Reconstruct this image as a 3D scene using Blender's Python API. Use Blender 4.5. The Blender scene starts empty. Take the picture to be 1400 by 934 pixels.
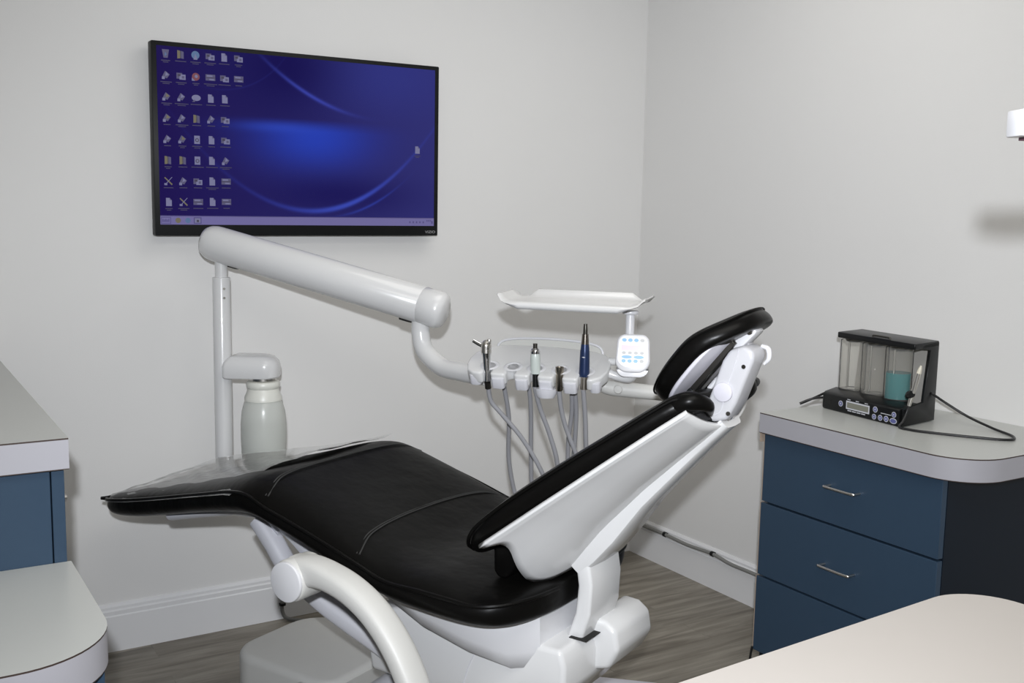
import bpy, bmesh, math, random
from mathutils import Vector, Matrix
random.seed(7)
C = bpy.context.scene.collection
SC = bpy.context.scene

# ------------------------------------------------------------------ camera, light, exposure
CAM = Vector((0, 0, 1.45))
RIGHT = Vector((0.8494, -0.5275, 0.0186)); FWD = Vector((0.5232, 0.8423, -0.1293))
YAW, PITCH, ROLL = 0.555907721, 0.129713679, -0.0186412352
FWD = Vector((math.sin(YAW)*math.cos(PITCH), math.cos(YAW)*math.cos(PITCH), -math.sin(PITCH)))
r0 = Vector((math.cos(YAW), -math.sin(YAW), 0)); d0 = FWD.cross(r0)
RIGHT = r0*math.cos(ROLL) + d0*math.sin(ROLL); DOWN = -r0*math.sin(ROLL) + d0*math.cos(ROLL)
cam = bpy.data.objects.new('camera', bpy.data.cameras.new('camera'))
C.objects.link(cam)
M3 = Matrix((RIGHT, -DOWN, -FWD)).transposed()
cam.matrix_world = Matrix.Translation(CAM) @ M3.to_4x4()
cam.data.sensor_width = 36.0; cam.data.lens = 1449.65/1400*36.0
cam.data.clip_start = 0.02
SC.camera = cam

FLASH_POWER = 255.0
CEIL_POWER = 8.5
ROOM_POWER = 27.0
w = bpy.data.worlds.new('world'); SC.world = w; w.use_nodes = True
w.node_tree.nodes['Background'].inputs[0].default_value = (0.9, 0.95, 1, 1)
w.node_tree.nodes['Background'].inputs[1].default_value = 0.02

def area(name, loc, size, power, aim=None, col=(1, 1, 1), sy=None):
    l = bpy.data.lights.new(name, 'AREA'); l.energy = power; l.color = col
    l.shape = 'RECTANGLE'; l.size = size; l.size_y = sy or size
    o = bpy.data.objects.new(name, l); C.objects.link(o); o.location = loc
    d = (Vector(aim) - Vector(loc)) if aim else Vector((0, 0, -1))
    o.rotation_euler = d.to_track_quat('-Z', 'Y').to_euler()
    return o
fl = CAM - DOWN*0.152 - FWD*0.118
sl = bpy.data.lights.new('camera_flash', 'SPOT'); sl.energy = FLASH_POWER; sl.color = (0.91, 0.945, 1.0)
sl.spot_size = math.radians(88); sl.spot_blend = 1.0; sl.shadow_soft_size = 0.022
so = bpy.data.objects.new('camera_flash', sl); C.objects.link(so); so.location = fl
so.rotation_euler = (FWD + DOWN*0.03 + RIGHT*0.03).to_track_quat('-Z', 'Y').to_euler()
area('ceiling_light_near_television', (1.75, 2.1, 2.57), 1.2, CEIL_POWER, None, (1, 0.975, 0.92), 1.0)
area('ceiling_light_room', (0.7, 0.1, 2.57), 1.8, ROOM_POWER, None, (1, 0.975, 0.92), 1.4)
SC.cycles.transparent_max_bounces = 24
SC.view_settings.view_transform = 'Standard'
SC.view_settings.look = 'None'
SC.view_settings.gamma = 1.0
SC.view_settings.use_curve_mapping = False
SC.view_settings.exposure = 0.0

# ------------------------------------------------------------------ materials
def mat(name, col, rough=0.5, metal=0.0, noise=0.0, nscale=20.0, bump=0.0, bscale=80.0, spec=0.5,
        emit=None, estr=0.0, alpha=1.0, coat=0.0):
    m = bpy.data.materials.new(name); m.use_nodes = True
    nt = m.node_tree; b = nt.nodes['Principled BSDF']
    b.inputs['Base Color'].default_value = (*col, 1); b.inputs['Roughness'].default_value = rough
    b.inputs['Metallic'].default_value = metal; b.inputs['Specular IOR Level'].default_value = spec
    b.inputs['Alpha'].default_value = alpha; b.inputs['Coat Weight'].default_value = coat
    tc = nt.nodes.new('ShaderNodeTexCoord')
    if noise > 0:
        n = nt.nodes.new('ShaderNodeTexNoise'); n.inputs['Scale'].default_value = nscale
        n.inputs['Detail'].default_value = 4
        nt.links.new(tc.outputs['Object'], n.inputs['Vector'])
        mx = nt.nodes.new('ShaderNodeMix'); mx.data_type = 'RGBA'
        mx.inputs[6].default_value = (*[c*(1-noise) for c in col], 1)
        mx.inputs[7].default_value = (*[min(1, c*(1+noise)) for c in col], 1)
        nt.links.new(n.outputs['Fac'], mx.inputs[0]); nt.links.new(mx.outputs[2], b.inputs['Base Color'])
    if bump > 0:
        n2 = nt.nodes.new('ShaderNodeTexNoise'); n2.inputs['Scale'].default_value = bscale
        n2.inputs['Detail'].default_value = 3
        nt.links.new(tc.outputs['Object'], n2.inputs['Vector'])
        bp = nt.nodes.new('ShaderNodeBump'); bp.inputs['Strength'].default_value = bump
        bp.inputs['Distance'].default_value = 0.01
        nt.links.new(n2.outputs['Fac'], bp.inputs['Height']); nt.links.new(bp.outputs[0], b.inputs['Normal'])
    if emit:
        b.inputs['Emission Color'].default_value = (*emit, 1); b.inputs['Emission Strength'].default_value = estr
    return m

def floor_material():
    m = bpy.data.materials.new('grey_wood_planks'); m.use_nodes = True
    nt = m.node_tree; b = nt.nodes['Principled BSDF']; N = nt.nodes.new; L = nt.links.new
    tc = N('ShaderNodeTexCoord')
    br = N('ShaderNodeTexBrick'); br.offset = 0.37
    br.inputs['Scale'].default_value = 1.0; br.inputs['Brick Width'].default_value = 1.2
    br.inputs['Row Height'].default_value = 0.15; br.inputs['Mortar Size'].default_value = 0.0012
    br.inputs['Color1'].default_value = (0.2, 0.2, 0.2, 1); br.inputs['Color2'].default_value = (0.8, 0.8, 0.8, 1)
    br.inputs['Mortar'].default_value = (0.0, 0.0, 0.0, 1)
    L(tc.outputs['Object'], br.inputs['Vector'])
    mp = N('ShaderNodeMapping'); mp.inputs['Scale'].default_value = (1.6, 17, 1)
    L(tc.outputs['Object'], mp.inputs['Vector'])
    ad = N('ShaderNodeVectorMath'); ad.operation = 'ADD'
    L(mp.outputs[0], ad.inputs[0]); L(br.outputs['Color'], ad.inputs[1])
    n = N('ShaderNodeTexNoise'); n.inputs['Scale'].default_value = 1.3; n.inputs['Detail'].default_value = 7
    n.inputs['Roughness'].default_value = 0.62; n.inputs['Distortion'].default_value = 0.6
    L(ad.outputs[0], n.inputs['Vector'])
    cr = N('ShaderNodeValToRGB')
    cr.color_ramp.elements[0].position = 0.28; cr.color_ramp.elements[0].color = (0.125, 0.105, 0.08, 1)
    cr.color_ramp.elements[1].position = 0.72; cr.color_ramp.elements[1].color = (0.40, 0.365, 0.305, 1)
    L(n.outputs['Fac'], cr.inputs[0])
    mx = N('ShaderNodeMix'); mx.data_type = 'RGBA'; mx.blend_type = 'MULTIPLY'; mx.inputs[0].default_value = 0.3
    L(cr.outputs[0], mx.inputs[6]); L(br.outputs['Color'], mx.inputs[7])
    L(mx.outputs[2], b.inputs['Base Color']); b.inputs['Roughness'].default_value = 0.45
    bp = N('ShaderNodeBump'); bp.inputs['Strength'].default_value = 0.1; bp.inputs['Distance'].default_value = 0.004
    L(n.outputs['Fac'], bp.inputs['Height']); L(bp.outputs[0], b.inputs['Normal'])
    return m

def clear_material(name, tint, mixv, rough=0.05, white=0.0):
    """see-through plastic: transparent + a clear coat of gloss (+ a little milky diffuse)"""
    m = bpy.data.materials.new(name); m.use_nodes = True
    nt = m.node_tree; nt.nodes.clear(); N = nt.nodes.new; L = nt.links.new
    out = N('ShaderNodeOutputMaterial'); tr = N('ShaderNodeBsdfTransparent'); tr.inputs[0].default_value = (*tint, 1)
    gl = N('ShaderNodeBsdfGlossy'); gl.inputs['Roughness'].default_value = rough
    df = N('ShaderNodeBsdfDiffuse'); df.inputs[0].default_value = (0.85, 0.86, 0.86, 1)
    a = N('ShaderNodeMixShader'); a.inputs[0].default_value = white
    lw = N('ShaderNodeLayerWeight'); lw.inputs[0].default_value = mixv
    bmix = N('ShaderNodeMixShader')
    no = N('ShaderNodeTexNoise'); no.inputs['Scale'].default_value = 14
    tc = N('ShaderNodeTexCoord'); L(tc.outputs['Object'], no.inputs['Vector'])
    bp = N('ShaderNodeBump'); bp.inputs['Strength'].default_value = 0.15; bp.inputs['Distance'].default_value = 0.01
    L(no.outputs['Fac'], bp.inputs['Height']); L(bp.outputs[0], gl.inputs['Normal'])
    L(tr.outputs[0], a.inputs[1]); L(df.outputs[0], a.inputs[2])
    L(lw.outputs['Fresnel'], bmix.inputs[0]); L(a.outputs[0], bmix.inputs[1]); L(gl.outputs[0], bmix.inputs[2])
    L(bmix.outputs[0], out.inputs[0])
    return m

WALL = mat('warm_grey_wall_paint', (0.785, 0.778, 0.766), 0.45, noise=0.012, nscale=3, bump=0.03, bscale=220, spec=0.35)
CEIL = mat('white_ceiling_paint', (0.82, 0.82, 0.8), 0.8, noise=0.01)
TRIM = mat('white_trim_paint', (0.80, 0.80, 0.81), 0.3, noise=0.01)
FLOOR = floor_material()
WHITE = mat('white_enamel', (0.70, 0.70, 0.70), 0.22, noise=0.01, coat=0.3)
WHITE2 = mat('white_plastic', (0.70, 0.70, 0.72), 0.28, noise=0.01)
WARMGREY = mat('light_grey_plastic', (0.60, 0.595, 0.57), 0.45, noise=0.02, bump=0.04, bscale=300)
PALE = mat('pale_grey_enamel', (0.66, 0.66, 0.70), 0.35, noise=0.01)
HINGEW = mat('hinge_plastic', (0.56, 0.56, 0.585), 0.32, noise=0.01)
LILAC = mat('pale_plate_plastic', (0.62, 0.61, 0.67), 0.35, noise=0.01)
LEATHER = mat('black_leather', (0.0040, 0.0038, 0.0035), 0.36, noise=0.25, nscale=9, bump=0.40, bscale=10, spec=0.085)
LEATHER2 = mat('black_leather_smooth', (0.0040, 0.0038, 0.0036), 0.30, noise=0.2, nscale=9, bump=0.25, bscale=11, spec=0.12)
STITCH = mat('dark_grey_thread', (0.025, 0.025, 0.025), 0.6, noise=0.3, nscale=500)
CHROME = mat('chrome', (0.72, 0.72, 0.73), 0.14, 1.0, noise=0.01)
STEEL = mat('brushed_nickel', (0.68, 0.66, 0.62), 0.28, 1.0, noise=0.03)
DARKMETAL = mat('dark_metal', (0.10, 0.095, 0.085), 0.28, 0.9, noise=0.05)
BLACK = mat('black_plastic', (0.0055, 0.006, 0.0065), 0.35, noise=0.1, spec=0.28)
BLACKGLOSS = mat('black_bezel', (0.006, 0.0065, 0.007), 0.45, noise=0.1, spec=0.2)
RUBBER = mat('grey_hose_rubber', (0.33, 0.33, 0.35), 0.4, noise=0.03)
CABLE = mat('black_cable', (0.010, 0.010, 0.011), 0.4, noise=0.1)
GREYCABLE = mat('grey_cable', (0.22, 0.22, 0.21), 0.5, noise=0.05)
NAVY = mat('navy_anodised', (0.018, 0.035, 0.10), 0.3, 0.3, noise=0.05)
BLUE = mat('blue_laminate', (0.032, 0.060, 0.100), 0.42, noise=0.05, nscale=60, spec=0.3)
BLUEDK = mat('dark_blue_body', (0.0065, 0.0115, 0.020), 0.4, noise=0.06, nscale=40, spec=0.15)  # darker blue for the drawer cabinet's body and kickboard
EDGE = mat('brown_edge_line', (0.045, 0.028, 0.022), 0.6, noise=0.2)
COUNTER = mat('off_white_laminate', (0.50, 0.51, 0.49), 0.32, noise=0.012, nscale=120, spec=0.45)
COUNTER2 = mat('lilac_white_edge_banding', (0.41, 0.405, 0.44), 0.4, noise=0.012)
BEIGE = mat('beige_white_laminate', (0.43, 0.40, 0.372), 0.45, noise=0.01)
RAWWOOD = mat('particle_board_edge', (0.42, 0.33, 0.26), 0.7, noise=0.15, nscale=150)
BOTTLE = mat('milky_bottle_plastic', (0.70, 0.72, 0.68), 0.25, noise=0.02, alpha=0.72)
WATER = mat('still_water', (0.52, 0.55, 0.50), 0.2, noise=0.02, alpha=0.55)
CAPW = mat('bottle_cap_plastic', (0.76, 0.76, 0.70), 0.35, noise=0.01)
FILM = clear_material('clear_plastic_film', (0.93, 0.93, 0.93), 0.22, 0.16, 0.24)  # white share: slightly milky plastic plus sheen painted in as diffuse
GLASS = clear_material('clear_reservoir_plastic', (0.95, 0.945, 0.93), 0.06, 0.06, 0.06)
TEAL = mat('teal_solution', (0.015, 0.25, 0.27), 0.15, noise=0.03, alpha=0.8)
FROST = mat('frosted_plastic', (0.70, 0.70, 0.66), 0.4, noise=0.01, alpha=0.55)
PADWHITE = mat('pad_face', (0.74, 0.77, 0.80), 0.3, noise=0.01)
PADBLUE = mat('pad_blue_print', (0.12, 0.36, 0.68), 0.35, noise=0.02)
PADGREY = mat('pad_grey_print', (0.48, 0.48, 0.48), 0.4, noise=0.02)
PADSCREEN = mat('pad_display', (0.52, 0.42, 0.60), 0.3, noise=0.03, emit=(0.85, 0.55, 0.9), estr=0.10)
PANELWHITE = mat('panel_print_white', (0.55, 0.56, 0.6), 0.4, noise=0.02)
PANELBLUE = mat('panel_button_blue', (0.10, 0.11, 0.28), 0.35, noise=0.05)
LCD = mat('grey_lcd_glass', (0.20, 0.20, 0.165), 0.2, noise=0.05)
LOGO = mat('silver_logo_print', (0.35, 0.35, 0.36), 0.4, noise=0.02)
HOLE = mat('dark_recess', (0.008, 0.008, 0.007), 0.8, noise=0.1)

# ------------------------------------------------------------------ mesh helpers (everything given in world metres)
WMAT = {}
def link(o): C.objects.link(o); return o
def thing(name, label, cat, loc=(0, 0, 0), rz=0.0, group=None):
    o = bpy.data.objects.new(name, None); link(o)
    o.empty_display_size = 0.05
    o.location = loc; o.rotation_euler = (0, 0, rz)
    o['label'] = label; o['category'] = cat
    if group: o['group'] = group
    WMAT[o.name] = Matrix.Translation(Vector(loc)) @ Matrix.Rotation(rz, 4, 'Z')
    return o
def obj(name, bm, m, parent=None, smooth=True, angle=38, label=None, subsurf=0):
    bmesh.ops.remove_doubles(bm, verts=bm.verts, dist=1e-6)
    bmesh.ops.recalc_face_normals(bm, faces=bm.faces)
    W = Matrix.Identity(4)
    if parent is not None:
        W = WMAT[parent.name]; bm.transform(W.inverted())
    me = bpy.data.meshes.new(name); bm.to_mesh(me); bm.free()
    for mm in (m if isinstance(m, (list, tuple)) else [m]): me.materials.append(mm)
    if smooth:
        me.polygons.foreach_set('use_smooth', [True]*len(me.polygons))
        if angle: me.set_sharp_from_angle(angle=math.radians(angle))
    o = bpy.data.objects.new(name, me); link(o)
    if parent is not None: o.parent = parent
    WMAT[o.name] = W
    if label: o['label'] = label
    if subsurf:
        s = o.modifiers.new('subsurf', 'SUBSURF'); s.levels = subsurf; s.render_levels = subsurf
    return o
def tag(o, label, cat, group=None):
    o['label'] = label; o['category'] = cat
    if group: o['group'] = group
    return o
def struct(name, bm, m, **k):
    o = obj(name, bm, m, **k); o['kind'] = 'structure'; return o
def base_origin(o):
    """put a one-mesh thing's origin at the foot of its own geometry"""
    me = o.data; vs = [v.co for v in me.vertices]
    c = Vector((sum(v.x for v in vs)/len(vs), sum(v.y for v in vs)/len(vs), min(v.z for v in vs)))
    me.transform(Matrix.Translation(-c)); o.location = c; return o

def bevel(bm, r, seg=2, ang=30, edges=None):
    if edges is None:
        edges = [e for e in bm.edges if len(e.link_faces) == 2 and e.calc_face_angle(0) > math.radians(ang)]
    if r > 0 and edges:
        bmesh.ops.bevel(bm, geom=edges, offset=r, segments=seg, profile=0.5, affect='EDGES', clamp_overlap=True)
def join(bm, other, mi=None):
    """add geometry of another bmesh"""
    me = bpy.data.meshes.new('tmp'); 
    if mi is not None:
        for f in other.faces: f.material_index = mi
    other.to_mesh(me); other.free(); bm.from_mesh(me); bpy.data.meshes.remove(me); return bm
def box(x0, x1, y0, y1, z0, z1, r=0.0, seg=2, T=None):
    bm = bmesh.new(); bmesh.ops.create_cube(bm, size=1)
    for v in bm.verts:
        v.co = Vector(((x0+x1)/2 + v.co.x*(x1-x0), (y0+y1)/2 + v.co.y*(y1-y0), (z0+z1)/2 + v.co.z*(z1-z0)))
    bevel(bm, r, seg)
    if T is not None: bm.transform(T)
    return bm
def prism(pts, f0, f1, r=0.0, seg=2, ang=30):
    """polygon pts (2-D) -> f0(p) one end, f1(p) other end"""
    bm = bmesh.new()
    a = [bm.verts.new(f0(p)) for p in pts]; b = [bm.verts.new(f1(p)) for p in pts]
    bm.faces.new(a[::-1]); bm.faces.new(b); n = len(pts)
    for i in range(n): bm.faces.new((a[i], a[(i+1) % n], b[(i+1) % n], b[i]))
    bmesh.ops.recalc_face_normals(bm, faces=bm.faces)
    bevel(bm, r, seg, ang)
    return bm
def loft(rings, caps=True, closed=True):
    bm = bmesh.new(); R = [[bm.verts.new(p) for p in ring] for ring in rings]; n = len(rings[0])
    for a, b in zip(R[:-1], R[1:]):
        for i in range(n if closed else n-1):
            bm.faces.new((a[i], a[(i+1) % n], b[(i+1) % n], b[i]))
    if caps and closed: bm.faces.new(R[0][::-1]); bm.faces.new(R[-1])
    return bm
def smooth_path(pts, n=8):
    pts = [Vector(p) for p in pts]
    if len(pts) < 3: return [pts[0].lerp(pts[1], i/n) for i in range(n+1)]
    P = [pts[0]*2-pts[1]] + pts + [pts[-1]*2-pts[-2]]; out = []
    for i in range(1, len(P)-2):
        p0, p1, p2, p3 = P[i-1:i+3]
        for k in range(n):
            t = k/n
            out.append(0.5*((2*p1) + (p2-p0)*t + (2*p0-5*p1+4*p2-p3)*t*t + (3*p1-p0-3*p2+p3)*t**3))
    out.append(pts[-1]); return out
def tube(pts, r, seg=12, n=8, smooth=True, rx=None):
    """round tube; r a number or a list over the control points"""
    path = smooth_path(pts, n) if smooth else [Vector(p) for p in pts]
    m = len(path)
    def rad(i):
        if not isinstance(r, (list, tuple)): return r
        t = i/(m-1)*(len(r)-1); k = min(int(t), len(r)-2); return r[k]+(r[k+1]-r[k])*(t-k)
    rings = []; up = None
    for i, p in enumerate(path):
        t = (path[min(i+1, m-1)]-path[max(i-1, 0)]).normalized()
        if up is None:
            up = Vector((0, 0, 1)) if abs(t.z) < 0.9 else Vector((1, 0, 0))
        x = (up - t*up.dot(t)).normalized(); up = x; y = t.cross(x)
        rings.append([p + x*math.cos(2*math.pi*k/seg)*rad(i) + y*math.sin(2*math.pi*k/seg)*rad(i) for k in range(seg)])
    return loft(rings)
def lathe(prof, base, axis=(0, 0, 1), seg=32):
    """prof = [(radius, height)...] around axis from base"""
    q = Vector((0, 0, 1)).rotation_difference(Vector(axis).normalized()).to_matrix()
    rings = []
    for r_, h in prof:
        rings.append([Vector(base) + q @ Vector((max(r_, 1e-4)*math.cos(2*math.pi*k/seg), max(r_, 1e-4)*math.sin(2*math.pi*k/seg), h)) for k in range(seg)])
    return loft(rings)
def cyl(p, q, r, seg=24, bev=0.0):
    p = Vector(p); q = Vector(q); h = (q-p).length
    pr = [(r, 0), (r, h)] if bev <= 0 else [(r-bev, 0), (r-bev*0.3, bev*0.3), (r, bev), (r, h-bev), (r-bev*0.3, h-bev*0.3), (r-bev, h)]
    return lathe(pr, p, (q-p), seg)
def rounded_rect(x0, x1, y0, y1, rs, seg=8):
    """corner radii rs: (x0y0, x1y0, x1y1, x0y1)"""
    out = []
    for (cx, cy, a0), r in zip(((x0, y0, 180), (x1, y0, 270), (x1, y1, 0), (x0, y1, 90)), rs):
        sx = 1 if cx == x0 else -1; sy = 1 if cy == y0 else -1
        if r <= 0: out.append((cx, cy)); continue
        for k in range(seg+1):
            a = math.radians(a0+90*k/seg); out.append((cx+sx*r+r*math.cos(a), cy+sy*r+r*math.sin(a)))
    return out

# ------------------------------------------------------------------ the room
YW, XW, XL, YF, ZC = 3.432, 2.742, -2.9, -1.7, 2.6
struct('floor', box(XL-.1, XW+.1, YF-.1, YW+.1, -0.1, 0), FLOOR, smooth=False)
struct('ceiling', box(XL-.1, XW+.1, YF-.1, YW+.1, ZC, ZC+.1), CEIL, smooth=False)
struct('wall_back', box(XL-.1, XW+.1, YW, YW+.1, 0, ZC), WALL, smooth=False)
struct('wall_right', box(XW, XW+.1, YF-.1, YW, 0, ZC), WALL, smooth=False)
struct('wall_left', box(XL-.1, XL, YF-.1, YW, 0, ZC), WALL, smooth=False)
struct('wall_front', box(XL, XW, YF-.1, YF, 0, ZC), WALL, smooth=False)
BP = [(0, 0), (.017, 0), (.017, .116), (.0135, .120), (.0145, .133), (.0105, .138), (.0105, .146), (.004, .155), (0, .155)]
struct('baseboard_back', prism(BP, lambda p: (XL, YW-p[0], p[1]), lambda p: (XW, YW-p[0], p[1])), TRIM, angle=20)
struct('baseboard_right', prism(BP, lambda p: (XW-p[0], YF, p[1]), lambda p: (XW-p[0], YW, p[1])), TRIM, angle=20)

# ------------------------------------------------------------------ counters and cabinets
def slab(pts, z0, z1, m_top, m_side, name, parent, line=0.003):
    """worktop: laminate top, banded edge and the dark line where the two meet"""
    bm = bmesh.new(); n = len(pts)
    L = [[bm.verts.new((x, y, z)) for x, y in pts] for z in (z0, z0+line*.6, z1-line, z1)]
    bm.faces.new(L[0][::-1]).material_index = 1
    bm.faces.new(L[3]).material_index = 0
    for k, mi in ((0, 2), (1, 1), (2, 2)):
        for i in range(n):
            bm.faces.new((L[k][i], L[k][(i+1) % n], L[k+1][(i+1) % n], L[k+1][i])).material_index = mi
    return obj(name, bm, [m_top, m_side, EDGE], parent, angle=30)
def wire_handle(pa, pb, out, r=0.0035):
    pa = Vector(pa); pb = Vector(pb); o = Vector(out); e = (pb-pa).normalized()*0.008
    bm = tube([pa, pa+o*0.75, pa+o+e, pb+o-e, pb+o*0.75, pb], r, 10, 6)
    return bm

# right cabinet with three drawers
rc = thing('drawer_cabinet', 'dark blue three-drawer cabinet under the rounded counter against the right wall', 'cabinet', (2.49, 1.89, 0))
FX = 2.24
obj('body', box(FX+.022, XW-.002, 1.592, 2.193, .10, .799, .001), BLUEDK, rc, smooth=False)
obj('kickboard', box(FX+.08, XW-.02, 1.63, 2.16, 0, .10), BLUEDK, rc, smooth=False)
for z0, z1, yo in ((.594, .797, 0), (.369, .588, .003), (.132, .363, .006)):
    y0, y1 = 1.592, 2.193+yo
    dr = obj('drawer', box(FX, FX+.020, y0, y1, z0, z1, .0015), BLUE, rc, angle=20)
    obj('edge_band', box(FX+.001, FX+.0205, y1, y1+.003, z0, z1), RAWWOOD, dr, smooth=False)
    if z0 > .5: hz, ys = .701, (1.940, 1.840)
    elif z0 > .3: hz, ys = .476, (1.944, 1.842)
    else: hz, ys = .25, (1.944, 1.842)
    obj('handle', wire_handle((FX, ys[0], hz), (FX, ys[1], hz), (-.027, 0, 0), .0038), STEEL, dr)
obj('front_cleat', box(2.226, 2.262, 2.1935, 2.1985, .772, .7985), RAWWOOD, rc, smooth=False)
rt = thing('countertop', 'off-white counter with rounded front corner carrying the black reservoir device', 'countertop', (2.48, 1.85, .80))
ct_pts = rounded_rect(2.22, XW-.001, 1.503, 2.197, (.125, 0, 0, 0), 12)
slab(ct_pts, .8, .859, COUNTER, COUNTER2, 'top', rt)
# black power lead hanging by the cabinet foot
o = obj('floor_cable', tube([(2.238, 2.200, .14), (2.236, 2.203, .11), (2.233, 2.206, .06), (2.232, 2.209, .012), (2.25, 2.25, .004), (2.33, 2.30, .004)], .0035, 8), CABLE)
tag(o, 'thin black cable hanging at the bottom left corner of the drawer cabinet', 'cable')

# tall cabinet on the left
lc = thing('side_cabinet', 'taller blue cabinet at the left edge with a door on its right side', 'cabinet', (-.4, 2.75, 0))
obj('body', box(-1.2, .290, 2.100, YW-.02, 0, .939, .0012), BLUE, lc, smooth=False)
ld = obj('door', box(.2925, .315, 2.100, 2.60, .06, .935, .001), BLUE, lc, smooth=False)
obj('knob', lathe([(.004, 0), (.004, .010), (.008, .014), (.009, .020), (.006, .025), (.0005, .026)], (.315, 2.245, .842), (1, 0, 0), 16), STEEL, ld)
obj('door', box(.2925, .315, 2.604, 3.10, .06, .935, .001), BLUE, lc, smooth=False)
lt = thing('countertop', 'pale grey counter on the taller blue cabinet at the left edge', 'countertop', (-.4, 2.75, .94))
slab([(-1.22, 2.079), (.322, 2.082), (.322, YW-.001), (-1.22, YW-.001)], .940, 1.0, COUNTER, COUNTER2, 'top', lt)
# lower desk in front of it
lk = thing('desk_cabinet', 'blue desk cabinet in the bottom left corner under the rounded desk top', 'cabinet', (-.4, 1.9, 0))
obj('body', box(-1.2, .285, 1.72, 2.098, 0, .694, .0015), BLUE, lk, smooth=False)
obj('side_panel', box(.287, .308, 1.72, 2.098, .02, .692, .001), BLUE, lk, smooth=False)
dt = thing('desktop', 'low pale grey desk top with rounded corner at the bottom left', 'countertop', (-.4, 1.87, .695))
slab(rounded_rect(-1.22, .322, 1.622, 2.0985, (0, .155, 0, 0), 14), .695, .757, COUNTER, COUNTER2, 'top', dt)

# near island whose corner shows bottom right
isl = thing('island_cabinet', 'blue cabinet under the beige worktop nearest the camera', 'cabinet', (.92, .3, 0))
ROT = Matrix.Translation((1.378, .925, 0)) @ Matrix.Rotation(math.radians(3.4), 4, 'Z')
obj('body', box(-.85, -.05, -1.1, -.05, 0, .858, .002, T=ROT), BLUE, isl, smooth=False)
it = thing('worktop', 'beige worktop with rounded corner in the bottom right foreground', 'countertop', (.92, .3, .86))
ipts = [tuple((ROT @ Vector((x, y, 0))).xy) for x, y in rounded_rect(-.9, 0, -1.15, 0, (0, 0, .085, 0), 12)]
slab(ipts, .86, .90, BEIGE, BEIGE, 'top', it)

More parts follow.
